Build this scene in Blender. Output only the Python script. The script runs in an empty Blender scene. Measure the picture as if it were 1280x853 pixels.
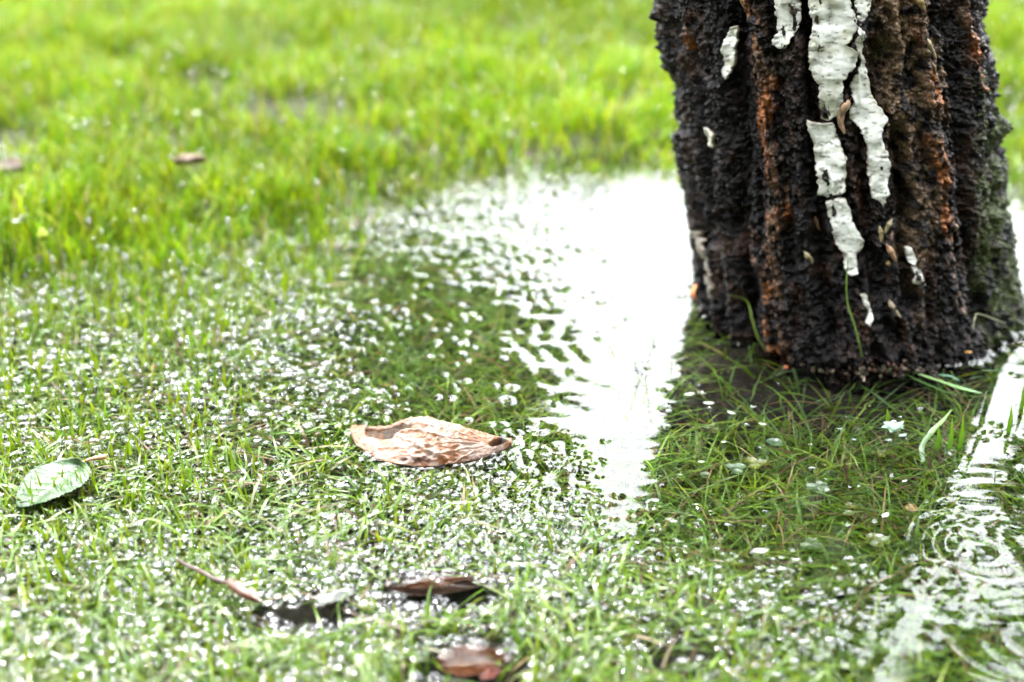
import bpy, math, random
import numpy as np
from mathutils import Vector
from mathutils.geometry import delaunay_2d_cdt
rng = np.random.default_rng(7)
random.seed(7)
sc = bpy.context.scene
COL = sc.collection
R = math.radians

# ---------------------------------------------------------------- camera
H = 0.42                      # camera height above the water, metres
PITCH = R(26.0)
F = 1778.0                    # 50 mm on a 36 mm sensor, in photo pixels
cam_d = bpy.data.cameras.new("camera")
cam = bpy.data.objects.new("camera", cam_d)
COL.objects.link(cam)
cam.location = (0, 0, H)
cam.rotation_euler = (R(90) - PITCH, 0, 0)
cam_d.lens = 50
cam_d.sensor_width = 36
cam_d.clip_start = 0.01
cam_d.clip_end = 1000
cam_d.dof.use_dof = True
cam_d.dof.focus_distance = 0.805
cam_d.dof.aperture_fstop = 3.8
sc.camera = cam
sc.render.resolution_x = 1280
sc.render.resolution_y = 853

# ---------------------------------------------------------------- sky, sun, exposure
SUN_EL, SUN_AZ = R(60), R(-20)
world = bpy.data.worlds.new("World")
sc.world = world
world.use_nodes = True
nt = world.node_tree
nt.nodes.clear()
w_out = nt.nodes.new("ShaderNodeOutputWorld")
w_bg = nt.nodes.new("ShaderNodeBackground")
w_sky = nt.nodes.new("ShaderNodeTexSky")
w_sky.sky_type = 'NISHITA'
w_sky.sun_disc = False
w_sky.sun_elevation = SUN_EL
w_sky.sun_rotation = SUN_AZ
w_sky.dust_density = 6.0
w_sky.air_density = 1.0
w_mix = nt.nodes.new("ShaderNodeMixRGB")
w_mix.inputs[0].default_value = 0.88       # a closed cloud deck over the clear sky
w_tc = nt.nodes.new("ShaderNodeTexCoord")
w_cl = nt.nodes.new("ShaderNodeTexNoise")
w_cl.inputs['Scale'].default_value = 2.2
w_cl.inputs['Detail'].default_value = 4
w_cr = nt.nodes.new("ShaderNodeValToRGB")
w_cr.color_ramp.elements[0].position = 0.25
w_cr.color_ramp.elements[0].color = (7.6, 8.0, 8.6, 1)
w_cr.color_ramp.elements[1].position = 0.8
w_cr.color_ramp.elements[1].color = (10.5, 10.6, 10.8, 1)
nt.links.new(w_tc.outputs['Generated'], w_cl.inputs['Vector'])
nt.links.new(w_cl.outputs['Fac'], w_cr.inputs[0])
nt.links.new(w_sky.outputs[0], w_mix.inputs[1])
nt.links.new(w_cr.outputs[0], w_mix.inputs[2])
w_geo = nt.nodes.new("ShaderNodeSeparateXYZ")      # overcast sky: three times brighter overhead than at the horizon
nt.links.new(w_tc.outputs['Generated'], w_geo.inputs[0])
w_z = nt.nodes.new("ShaderNodeMapRange")
w_z.inputs['From Min'].default_value = 0.0
w_z.inputs['From Max'].default_value = 1.0
w_z.inputs['To Min'].default_value = 0.55
w_z.inputs['To Max'].default_value = 1.95
nt.links.new(w_geo.outputs['Z'], w_z.inputs['Value'])
w_sc = nt.nodes.new("ShaderNodeVectorMath")
w_sc.operation = 'SCALE'
nt.links.new(w_mix.outputs[0], w_sc.inputs[0])
nt.links.new(w_z.outputs['Result'], w_sc.inputs['Scale'])
nt.links.new(w_sc.outputs[0], w_bg.inputs[0])
w_bg.inputs[1].default_value = 0.1
nt.links.new(w_bg.outputs[0], w_out.inputs[0])

sun_d = bpy.data.lights.new("sun", 'SUN')
sun_d.energy = 0.9
sun_d.angle = R(14)
sun_d.color = (1.0, 0.95, 0.88)
sun = bpy.data.objects.new("sun", sun_d)
COL.objects.link(sun)
sun.rotation_euler = (R(90) - SUN_EL, 0, math.pi - SUN_AZ)
sc.view_settings.view_transform = 'Standard'
sc.view_settings.look = 'None'
sc.view_settings.gamma = 1
sc.view_settings.exposure = 3.85
sc.cycles.max_bounces = 14
sc.cycles.transmission_bounces = 10
sc.cycles.transparent_max_bounces = 16
sc.cycles.sample_clamp_indirect = 3.0
sc.cycles.use_denoising = True

# ---------------------------------------------------------------- measured layout helpers
CP, SP = math.cos(PITCH), math.sin(PITCH)

def at(px, py, z=0.0):
    """the point of the plane at height z that was measured at photo pixel (px, py)"""
    dx = (np.asarray(px, float) - 640) / F
    dy = (426.5 - np.asarray(py, float)) / F
    fy = CP + dy * SP
    fz = -SP + dy * CP
    t = (z - H) / fz
    return dx * t, fy * t

def atv(px, py, z=0.0):
    x, y = at(px, py, z)
    return Vector((float(x), float(y), z))

def topx(X, Y, Z=0.0):
    zz = Z - H
    dep = Y * CP - zz * SP
    up = Y * SP + zz * CP
    return 640 + F * X / dep, 426.5 - F * up / dep

# ---------------------------------------------------------------- noise in numpy
def _hash(ix, iy, iz, seed):
    h = (ix.astype(np.int64) * 374761393 + iy.astype(np.int64) * 668265263
         + iz.astype(np.int64) * 2147483647 + seed * 974634777) & 0xFFFFFFFF
    h = ((h ^ (h >> 13)) * 1274126177) & 0xFFFFFFFF
    h = ((h ^ (h >> 16)) * 2246822519) & 0xFFFFFFFF
    return ((h ^ (h >> 15)) & 0xFFFFFF) / float(0xFFFFFF)

def vnoise(x, y, z, seed=0):
    x, y, z = np.broadcast_arrays(np.asarray(x, float), np.asarray(y, float), np.asarray(z, float))
    ix, iy, iz = np.floor(x), np.floor(y), np.floor(z)
    fx, fy, fz = x - ix, y - iy, z - iz
    fx, fy, fz = [t * t * t * (t * (t * 6 - 15) + 10) for t in (fx, fy, fz)]
    out = 0
    for a in (0, 1):
        for b in (0, 1):
            for c in (0, 1):
                w = (fx if a else 1 - fx) * (fy if b else 1 - fy) * (fz if c else 1 - fz)
                out = out + w * _hash(ix + a, iy + b, iz + c, seed)
    return out * 2 - 1

def fbm(x, y, z, seed=0, octv=3, gain=0.5):
    s, a, f = 0, 1.0, 1.0
    for o in range(octv):
        s = s + a * vnoise(x * f, y * f, z * f, seed + o * 17)
        a *= gain
        f *= 2.03
    return s

def smooth(a, b, x):
    t = np.clip((x - a) / (b - a), 0, 1)
    return t * t * (3 - 2 * t)

# ---------------------------------------------------------------- mesh and tagging helpers
def tag(o, label=None, cat=None, group=None, kind=None):
    if label: o['label'] = label
    if cat: o['category'] = cat
    if group: o['group'] = group
    if kind: o['kind'] = kind
    return o

def link(o, parent=None):
    COL.objects.link(o)
    if parent is not None: o.parent = parent
    return o

def empty(name, loc=(0, 0, 0)):
    o = bpy.data.objects.new(name, None)
    o.location = loc
    o.empty_display_size = 0.02
    return link(o)

def np_mesh(name, verts, faces, mat, smooth_shade=True, col=None, parent=None, attrs=None, origin=None):
    """faces: list of int arrays, each (n, k) for k-gons"""
    verts = np.asarray(verts, np.float32).reshape(-1, 3)
    if origin is not None:
        verts = verts - np.asarray(origin, np.float32)
    me = bpy.data.meshes.new(name)
    if not isinstance(faces, (list, tuple)): faces = [faces]
    faces = [np.asarray(f, np.int32) for f in faces if len(f)]
    me.vertices.add(len(verts))
    me.vertices.foreach_set('co', verts.ravel())
    nl = sum(f.size for f in faces)
    npol = sum(len(f) for f in faces)
    me.loops.add(nl)
    me.polygons.add(npol)
    me.loops.foreach_set('vertex_index', np.concatenate([f.ravel() for f in faces]))
    starts, off = [], 0
    for f in faces:
        starts.append(off + np.arange(len(f)) * f.shape[1])
        off += f.size
    me.polygons.foreach_set('loop_start', np.concatenate(starts).astype(np.int32))
    me.update(calc_edges=True)
    me.validate()
    if smooth_shade:
        me.polygons.foreach_set('use_smooth', np.ones(len(me.polygons), bool))
    if col is not None:
        a = me.color_attributes.new('tint', 'FLOAT_COLOR', 'POINT')
        c = np.ones((len(verts), 4), np.float32)
        c[:, :3] = col
        a.data.foreach_set('color', c.ravel())
    for k, v in (attrs or {}).items():
        a = me.attributes.new(k, 'FLOAT', 'POINT')
        a.data.foreach_set('value', np.asarray(v, np.float32))
    me.materials.append(mat)
    o = bpy.data.objects.new(name, me)
    link(o, parent)
    if origin is not None: o.location = origin
    return o

def grid_faces(nr, nc, wrap=False):
    i = np.arange(nr - 1)[:, None] * nc
    j = np.arange(nc if wrap else nc - 1)[None, :]
    j2 = (j + 1) % nc
    return np.stack([i + j, i + j2, i + nc + j2, i + nc + j], -1).reshape(-1, 4)

def tube(points, radii, sides=8, squash=1.0):
    """closed tapering tube along points -> verts, faces"""
    P = [Vector(p) for p in points]
    vs, fs = [], []
    n = len(P)
    up = Vector((0, 0, 1))
    for i, p in enumerate(P):
        t = (P[min(i + 1, n - 1)] - P[max(i - 1, 0)]).normalized()
        a = t.cross(up)
        if a.length < 1e-4: a = t.cross(Vector((1, 0, 0)))
        a.normalize()
        b = a.cross(t).normalized()
        for k in range(sides):
            th = 2 * math.pi * k / sides
            vs.append(p + float(radii[i]) * (a * math.cos(th) + b * math.sin(th) * squash))
    for i in range(n - 1):
        for k in range(sides):
            k2 = (k + 1) % sides
            fs.append((i * sides + k, i * sides + k2, (i + 1) * sides + k2, (i + 1) * sides + k))
    fs3 = []
    c0 = len(vs); vs.append(P[0]); c1 = len(vs); vs.append(P[-1])
    for k in range(sides):
        k2 = (k + 1) % sides
        fs3.append((c0, k2, k))
        fs3.append((c1, (n - 1) * sides + k, (n - 1) * sides + k2))
    return np.array([tuple(v) for v in vs]), [np.array(fs), np.array(fs3)]

def catmull(pts, n=6):
    P = [np.array(p, float) for p in pts]
    P = [2 * P[0] - P[1]] + P + [2 * P[-1] - P[-2]]
    out = []
    for i in range(1, len(P) - 2):
        for k in range(n):
            t = k / n
            p0, p1, p2, p3 = P[i - 1:i + 3]
            out.append(0.5 * ((2 * p1) + (-p0 + p2) * t + (2 * p0 - 5 * p1 + 4 * p2 - p3) * t * t
                              + (-p0 + 3 * p1 - 3 * p2 + p3) * t ** 3))
    out.append(P[-2])
    return np.array(out)

# ---------------------------------------------------------------- materials
def mat_new(name):
    m = bpy.data.materials.new(name)
    m.use_nodes = True
    m.node_tree.nodes.clear()
    return m, m.node_tree.nodes, m.node_tree.links

def leafy(name, rough=0.35, transl=0.3, spec=0.5, bump=0.0, bump_scale=800, noise=0.25, nscale=300, coat=0.0):
    """tinted by the mesh's own colour attribute, mottled by noise, with some light passing through"""
    m, N, L = mat_new(name)
    out = N.new('ShaderNodeOutputMaterial')
    at_ = N.new('ShaderNodeAttribute'); at_.attribute_name = 'tint'
    tc = N.new('ShaderNodeTexCoord')
    nz = N.new('ShaderNodeTexNoise'); nz.inputs['Scale'].default_value = nscale; nz.inputs['Detail'].default_value = 3
    L.new(tc.outputs['Object'], nz.inputs['Vector'])
    mr = N.new('ShaderNodeMapRange')
    mr.inputs['From Min'].default_value = 0.3; mr.inputs['From Max'].default_value = 0.7
    mr.inputs['To Min'].default_value = 1 - noise; mr.inputs['To Max'].default_value = 1 + noise
    L.new(nz.outputs['Fac'], mr.inputs['Value'])
    mx = N.new('ShaderNodeVectorMath'); mx.operation = 'SCALE'
    L.new(at_.outputs['Color'], mx.inputs[0]); L.new(mr.outputs['Result'], mx.inputs['Scale'])
    p = N.new('ShaderNodeBsdfPrincipled')
    L.new(mx.outputs[0], p.inputs['Base Color'])
    p.inputs['Roughness'].default_value = rough
    p.inputs['Specular IOR Level'].default_value = spec
    p.inputs['Coat Weight'].default_value = coat
    p.inputs['Coat Roughness'].default_value = 0.08
    sh = p.outputs[0]
    if bump > 0:
        nb = N.new('ShaderNodeTexNoise'); nb.inputs['Scale'].default_value = bump_scale; nb.inputs['Detail'].default_value = 4
        L.new(tc.outputs['Object'], nb.inputs['Vector'])
        b = N.new('ShaderNodeBump'); b.inputs['Strength'].default_value = 0.8; b.inputs['Distance'].default_value = bump
        L.new(nb.outputs['Fac'], b.inputs['Height'])
        L.new(b.outputs[0], p.inputs['Normal'])
        L.new(b.outputs[0], p.inputs['Coat Normal'])
    if transl > 0:
        t = N.new('ShaderNodeBsdfTranslucent')
        L.new(mx.outputs[0], t.inputs['Color'])
        mix = N.new('ShaderNodeMixShader'); mix.inputs[0].default_value = transl
        L.new(p.outputs[0], mix.inputs[1]); L.new(t.outputs[0], mix.inputs[2])
        sh = mix.outputs[0]
    L.new(sh, out.inputs[0])
    return m

M_grass = leafy('wet_grass_blade', rough=0.3, transl=0.42, spec=0.22, noise=0.2, nscale=150)
M_flat = leafy('flattened_wet_blade', rough=0.25, transl=0.35, spec=0.28, noise=0.2, nscale=150)
M_subgrass = leafy('submerged_grass_blade', rough=0.45, transl=0.35, spec=0.3, noise=0.25, nscale=150)
M_bark = leafy('wet_dark_bark', rough=0.13, transl=0, spec=0.22, bump=0.0030, bump_scale=620, noise=0.7, nscale=520)
M_birch = leafy('white_birch_bark', rough=0.42, transl=0, spec=0.4, bump=0.00025, bump_scale=500, noise=0.1, nscale=200)
M_leaf = leafy('wet_leaf', rough=0.25, transl=0.25, spec=0.5, bump=0.0002, bump_scale=700, noise=0.15, nscale=400)
M_dry = leafy('dead_leaf_skin', rough=0.3, transl=0.1, spec=0.3, bump=0.0006, bump_scale=520, noise=0.1, nscale=350, coat=0.0)
M_slug = leafy('slug_skin', rough=0.25, transl=0.1, spec=0.5, bump=0.0001, bump_scale=1500, noise=0.2, nscale=500)
M_wood = leafy('wet_twig_bark', rough=0.35, transl=0, spec=0.5, bump=0.0003, bump_scale=900, noise=0.3, nscale=500)
M_moss = leafy('moss_tuft', rough=0.6, transl=0.3, spec=0.3, noise=0.4, nscale=600)
M_soil = leafy('wet_soil', rough=0.6, transl=0, spec=0.12, bump=0.002, bump_scale=260, noise=0.5, nscale=120)
M_crown = leafy('tree_leaf', rough=0.55, transl=0.15, spec=0.25, noise=0.3, nscale=3)

def water_material():
    m, N, L = mat_new('clear_rain_water')
    out = N.new('ShaderNodeOutputMaterial')
    g = N.new('ShaderNodeBsdfGlass')
    g.inputs['IOR'].default_value = 1.333
    g.inputs['Roughness'].default_value = 0.0
    g.inputs['Color'].default_value = (0.97, 0.985, 0.97, 1)
    L.new(g.outputs[0], out.inputs[0])
    return m
M_water = water_material()

def bubble_material():
    m, N, L = mat_new('water_bubble_film')
    out = N.new('ShaderNodeOutputMaterial')
    fr = N.new('ShaderNodeFresnel'); fr.inputs['IOR'].default_value = 1.45
    ad = N.new('ShaderNodeMath'); ad.operation = 'MULTIPLY_ADD'
    ad.inputs[1].default_value = 1.6; ad.inputs[2].default_value = 0.02
    ad.use_clamp = True
    L.new(fr.outputs[0], ad.inputs[0])
    gl = N.new('ShaderNodeBsdfGlossy'); gl.inputs['Roughness'].default_value = 0.02
    tr = N.new('ShaderNodeBsdfTransparent')
    mix = N.new('ShaderNodeMixShader')
    L.new(ad.outputs[0], mix.inputs[0]); L.new(tr.outputs[0], mix.inputs[1]); L.new(gl.outputs[0], mix.inputs[2])
    L.new(mix.outputs[0], out.inputs[0])
    return m
M_bubble = bubble_material()

# ---------------------------------------------------------------- terrain height (z of the soil) and zone maps, from the photo's layout
def bank_line(px):
    return np.interp(px, [-900, 0, 150, 300, 420, 490, 600, 860, 1280, 2200],
                     [420, 335, 305, 285, 262, 228, 205, 208, 232, 260])

def ell(px, py, cx, cy, rx, ry, soft=0.35):
    d = np.sqrt(((px - cx) / rx) ** 2 + ((py - cy) / ry) ** 2)
    return 1 - smooth(1 - soft, 1 + soft, d)

def deep_map(px, py):
    d = ell(px, py, 700, 350, 230, 150)
    d = np.maximum(d, ell(px, py, 550, 465, 190, 95))
    d = np.maximum(d, ell(px, py, 690, 570, 110, 80) * 0.9)
    d = np.maximum(d, ell(px, py, 1050, 590, 270, 150))
    d = np.maximum(d, ell(px, py, 1130, 730, 190, 130) * 0.9)
    d = np.maximum(d, ell(px, py, 1260, 620, 150, 330))
    return d

PITS = [(545, 737, 75, 15), (590, 833, 60, 26), (385, 765, 60, 14), (20, 193, 40, 11), (375, 157, 60, 12),
        (765, 150, 18, 9), (860, 815, 60, 9), (255, 122, 30, 5)]

def pits(px, py):
    p = 0
    for cx, cy, rx, ry in PITS:
        p = np.maximum(p, ell(px, py, cx, cy, rx, ry, 0.4))
    return p

def wide_pits(px, py):
    p = 0
    for cx, cy, rx, ry in PITS:
        p = np.maximum(p, ell(px, py, cx, cy + 4, rx * 1.15, ry * 1.7, 0.25))
    return p

def ground_z(X, Y):
    Yc = np.clip(Y, 0.30, 6.0)
    px, py = topx(X * Yc / np.maximum(Y, 0.05), Yc)
    n = fbm(X * 14, Y * 14, 0, 3, 3)
    n2 = fbm(X * 60, Y * 60, 0, 5, 2)
    b = smooth(-45, 45, bank_line(px) - py + n * 22)
    dp = deep_map(px + n * 30, py + n2 * 12)
    z = -0.0085 - 0.024 * dp + n * 0.002 + n2 * 0.0012
    z = z * (1 - b) + b * (0.009 + n * 0.006 + n2 * 0.002)
    z = z - (0.012 - 0.006 * b) * pits(px, py)
    return np.minimum(z, 0.03)

# ---------------------------------------------------------------- ground: one sheet to the horizon
def build_ground():
    us = np.concatenate([-np.geomspace(250, 1.05, 14), np.linspace(-1, 1, 300), np.geomspace(1.05, 250, 14)])
    ys = np.concatenate([[-250, -60, -15, -4, -1, -0.3, 0.0, 0.2], np.linspace(0.3, 2.6, 330), np.geomspace(2.7, 300, 22)])
    Y, U = np.meshgrid(ys, us, indexing='ij')
    X = U * np.where(np.abs(U) <= 1, np.clip(Y, 0.45, 2.6) * 0.9, 1.0)
    X = np.where((np.abs(U) > 1), U + np.sign(U) * 1.4, X)
    Z = ground_z(X, Y)
    far = smooth(2.6, 3.4, np.hypot(X, Y))
    Z = Z * (1 - far) + 0.012 * far
    px, py = topx(X, np.maximum(Y, 0.3))
    n = fbm(X * 30, Y * 30, 0, 11, 3)
    wet = smooth(0.004, -0.006, Z)
    brown = np.array([0.012, 0.008, 0.0045]); green = np.array([0.012, 0.022, 0.003]); dark = np.array([0.005, 0.0032, 0.0022])
    g = np.clip(0.5 + n * 0.5, 0, 1)[..., None]
    c = brown * (1 - g * 0.55) + green * g * 0.55
    murk_shade = np.maximum(ell(px, py, 1045, 480, 230, 56, 0.6), 0.0)[..., None]  # soil darkened below the trunk for its shadow and the sunken root
    c = c * (1 - murk_shade) + np.array([0.008, 0.0048, 0.0034]) * murk_shade
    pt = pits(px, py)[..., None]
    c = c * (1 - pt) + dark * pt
    f = far[..., None]
    c = c * (1 - f) + np.array([0.045, 0.085, 0.012]) * f
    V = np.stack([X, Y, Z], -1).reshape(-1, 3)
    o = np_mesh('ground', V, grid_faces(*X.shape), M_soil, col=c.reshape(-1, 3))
    tag(o, kind='structure')
build_ground()

# ---------------------------------------------------------------- birch tree geometry functions
BC = np.array(at(1070, 377))                 # centre of the base at water level
R0 = 0.1065
LEAN = np.array([-0.215, -0.02])

def trunk_r(z):
    z = np.asarray(z, float)
    return R0 * (1 + 0.05 * np.exp(-np.clip(z, -0.05, 9) / 0.05) - 0.035 * np.clip(z, 0, 0.6) / 0.3 * 0.5) * np.clip(1.0 - 0.1 * np.clip(z - 0.5, 0, 9), 0.3, 1)

def trunk_c(z):
    z = np.asarray(z, float)
    zz = np.where(z < 0.6, z, 0.6 + (z - 0.6) * 0.35)
    return BC[0] + LEAN[0] * zz, BC[1] + LEAN[1] * zz

def px_to_tz(px, py):
    """photo pixel -> (theta, z) on the smooth trunk"""
    px = np.asarray(px, float); py = np.asarray(py, float)
    dx = (px - 640) / F; dy = (426.5 - py) / F
    d = np.stack([dx, CP + dy * SP, -SP + dy * CP], -1)
    t = np.full(px.shape, 0.6)
    for i in range(60):
        X = d[..., 0] * t; Y = d[..., 1] * t; Z = H + d[..., 2] * t
        cx, cy = trunk_c(Z)
        dist = np.hypot(X - cx, Y - cy) - trunk_r(Z)
        t = t + np.clip(dist, -0.02, 0.05) * 0.85
        t = np.minimum(t, 1.25)
    th = np.arctan2(Y - cy, X - cx)
    return th, Z

def trunk_px(th, z):
    cx, cy = trunk_c(z); r = trunk_r(z)
    return topx(cx + r * np.cos(th), cy + r * np.sin(th), z)

def seg_dist(px, py, pts):
    best = np.full(np.shape(px), 1e9)
    for (x0, y0), (x1, y1) in zip(pts[:-1], pts[1:]):
        vx, vy = x1 - x0, y1 - y0
        t = np.clip(((px - x0) * vx + (py - y0) * vy) / (vx * vx + vy * vy), 0, 1)
        best = np.minimum(best, np.hypot(px - x0 - vx * t, py - y0 - vy * t))
    return best

RUST1 = [(925, -60), (936, 0), (948, 50), (958, 100), (957, 160), (968, 210), (976, 260), (968, 300), (962, 330), (966, 370), (972, 430)]
RUST2 = [(1128, -60), (1140, 10), (1152, 60), (1160, 110), (1164, 160), (1172, 220), (1180, 270), (1188, 310), (1194, 350), (1203, 388)]
RUST3 = [(1203, -30), (1207, 20), (1216, 60), (1224, 110)]
RUST4 = [(853, -20), (859, 20), (862, 60)]
GROOVES = [([(900, -50), (915, 60), (925, 200), (930, 330), (940, 440)], 9), ([(1095, 60), (1080, 150), (1085, 250), (1098, 360)], 15),
           ([(1000, -50), (1010, 90), (1015, 200), (1030, 320), (1040, 430)], 10), ([(1183, -50), (1190, 90), (1205, 230), (1222, 330), (1232, 400)], 12),
           ([(870, 60), (880, 180), (890, 300)], 8), ([(1235, -20), (1240, 90), (1250, 260)], 7), ([(1120, 170), (1128, 260), (1140, 380)], 8),
           ([(840, 30), (850, 160)], 6)]

def trunk_disp(th, z, fine=True):
    """radial displacement of the bark surface; also returns masks used for the bark's own colour"""
    r = trunk_r(z)
    x, y = np.cos(th) * 0.104, np.sin(th) * 0.104
    px, py = trunk_px(th, z)
    front = np.sin(th) < 0.35
    wx = fbm(x * 25, y * 25, z * 10, 21, 2) * 0.012
    ridg = 1 - np.abs(fbm((x + wx * .6) * 62, (y + wx * .6) * 62, z * 4.5, 31, 2)) * 1.7
    plates = 1 - np.abs(fbm(x * 120, y * 120, z * 26, 37, 2)) * 1.8
    low = fbm(x * 14, y * 14, z * 4, 41, 2)
    D = 0.0035 * low + 0.0040 * np.clip(ridg, -1, 1) - 0.0020 + 0.0022 * plates
    masks = {}
    wob = fbm(x * 60, y * 60, z * 45, 51, 2) * 6
    for pts, w in GROOVES:
        d = seg_dist(px + wob, py, pts)
        D = D - np.where(front, 0.010 * np.exp(-(d / w) ** 2), 0)
    rust = np.zeros_like(D)
    for pts, w in ((RUST1, 15), (RUST2, 9), (RUST3, 5), (RUST4, 4)):
        d = seg_dist(px + wob * 0.9, py, pts)
        m = np.where(front, 1 - smooth(w * 0.45, w * 1.15, d), 0)
        rust = np.maximum(rust, m)
        D = D + 0.0035 * m
    masks['rust'] = rust
    tan = np.where(front, ell(px + wob * 2, py, 1135, 60, 42, 150, 0.5), 0)
    tan = np.maximum(tan, np.where(front, ell(px + wob * 2, py, 1150, 260, 20, 120, 0.5) * .6, 0))
    masks['tan'] = tan
    # knob on the right flank
    kth, kz = KNOB
    kd = np.hypot((th - kth) * 0.106, (z - kz))
    D = D + 0.013 * np.exp(-(kd / 0.014) ** 2)
    D = D + 0.012 * np.exp(-((np.hypot((th - KNOB2[0]) * 0.106, (z - KNOB2[1]) * .6)) / 0.012) ** 2)
    # root flare to the right
    D = D + 0.006 * np.exp(-((th + 0.25) / 0.35) ** 2) * np.exp(-np.clip(z, -.02, 1) / 0.018)
    if fine:
        crust = fbm(x * 330, y * 330, z * 260, 61, 3, 0.6)
        D = D + 0.0021 * crust
        c2 = vnoise(x * 900, y * 900, z * 800, 71)
        D = D + 0.0009 * (1 - 2 * np.abs(vnoise(x * 300, y * 300, z * 36, 75)))
        D = D + 0.0007 * c2 + 0.0010 * (1 - 2 * np.abs(vnoise(x * 520, y * 520, z * 420, 73)))
        masks['crust'] = crust
    return D, masks

KNOB = (px_to_tz(1246, 150)[0], px_to_tz(1246, 160)[1])
KNOB2 = (px_to_tz(836, 50)[0], px_to_tz(836, 50)[1])

def trunk_pos(th, z, lift=0.0, D=None):
    if D is None: D, _ = trunk_disp(th, z)
    cx, cy = trunk_c(z)
    r = trunk_r(z) + D + lift
    return np.stack([cx + r * np.cos(th), cy + r * np.sin(th), np.broadcast_to(z, np.shape(th))], -1)

def build_trunk(parent):
    fine = np.linspace(-math.pi - 0.22, 0.22, 560)
    back = np.linspace(0.22, math.pi - 0.22, 70)[1:-1]
    ths = np.concatenate([fine, back])
    zs = np.concatenate([np.linspace(-0.05, 0.0, 40)[:-1], np.linspace(0, 0.275, 400), np.linspace(0.28, 0.7, 90), np.linspace(0.75, 5.2, 40)])
    Z, T = np.meshgrid(zs, ths, indexing='ij')
    D, mk = trunk_disp(T, Z)
    D = D * np.where(Z > 0.75, 0.6, 1)
    P = trunk_pos(T, Z, 0, D)
    x, y = np.cos(T) * 0.104, np.sin(T) * 0.104
    n1 = fbm(x * 40, y * 40, Z * 16, 81, 3)
    n2 = fbm(x * 220, y * 220, Z * 160, 91, 2)
    n3 = fbm(x * 120, y * 120, Z * 60, 95, 2)
    n4 = fbm(x * 520, y * 520, Z * 90, 97, 3, .7)
    px, py = trunk_px(T, Z)
    base = np.array([0.003, 0.0021, 0.0018]); pale = np.array([0.024, 0.0150, 0.0125]); brown = np.array([0.032, 0.0135, 0.0062])
    k = smooth(0.1, 0.9, n1 * 0.5 + n2 * 0.7)[..., None]
    c = base * (1 - k) + pale * k
    k = smooth(0.15, 0.8, n3)[..., None] * 0.6
    c = c * (1 - k) + brown * k
    tn = (mk['tan'] * smooth(-0.6, 0.5, n2))[..., None]
    c = c * (1 - tn) + np.array([0.12, 0.078, 0.042]) * tn
    rs = (mk['rust'] * smooth(-0.35, 0.45, n2 * .5 + n3 * .5 + n4 * .9))[..., None]
    hot = smooth(-0.1, 0.7, n3 + n1 * .5)[..., None]
    rc = np.array([0.105, 0.060, 0.035]) * (1 - hot) + np.array([0.20, 0.068, 0.018]) * hot
    c = c * (1 - rs) + rc * rs
    ms = smooth(1222, 1246, px + n1 * 14) * smooth(0.0, 0.5, n3 + 0.45) * (np.sin(T) < 0.2) * smooth(110, 160, py)
    ms = np.maximum(ms, smooth(1.0, 0.3, np.hypot((px - 1100) / 20, (py - 62) / 20)) * 0.3)
    ms = ms[..., None]
    c = c * (1 - ms) + np.array([0.028, 0.036, 0.007]) * ms
    V = P.reshape(-1, 3)
    o = np_mesh('trunk', V, grid_faces(len(zs), len(ths), wrap=True), M_bark, col=np.clip(c, 0.002, 1).reshape(-1, 3), parent=parent)
    return o

tree = empty('birch_tree', (float(BC[0]), float(BC[1]), 0))
tag(tree, 'old birch tree with black furrowed bark and white bark strips standing in the puddle', 'tree')
trunk = build_trunk(None)
trunk.parent = tree
trunk.matrix_parent_inverse = tree.matrix_world.inverted()
trunk.matrix_parent_inverse = __import__('mathutils').Matrix.Translation(-tree.location)

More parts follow.
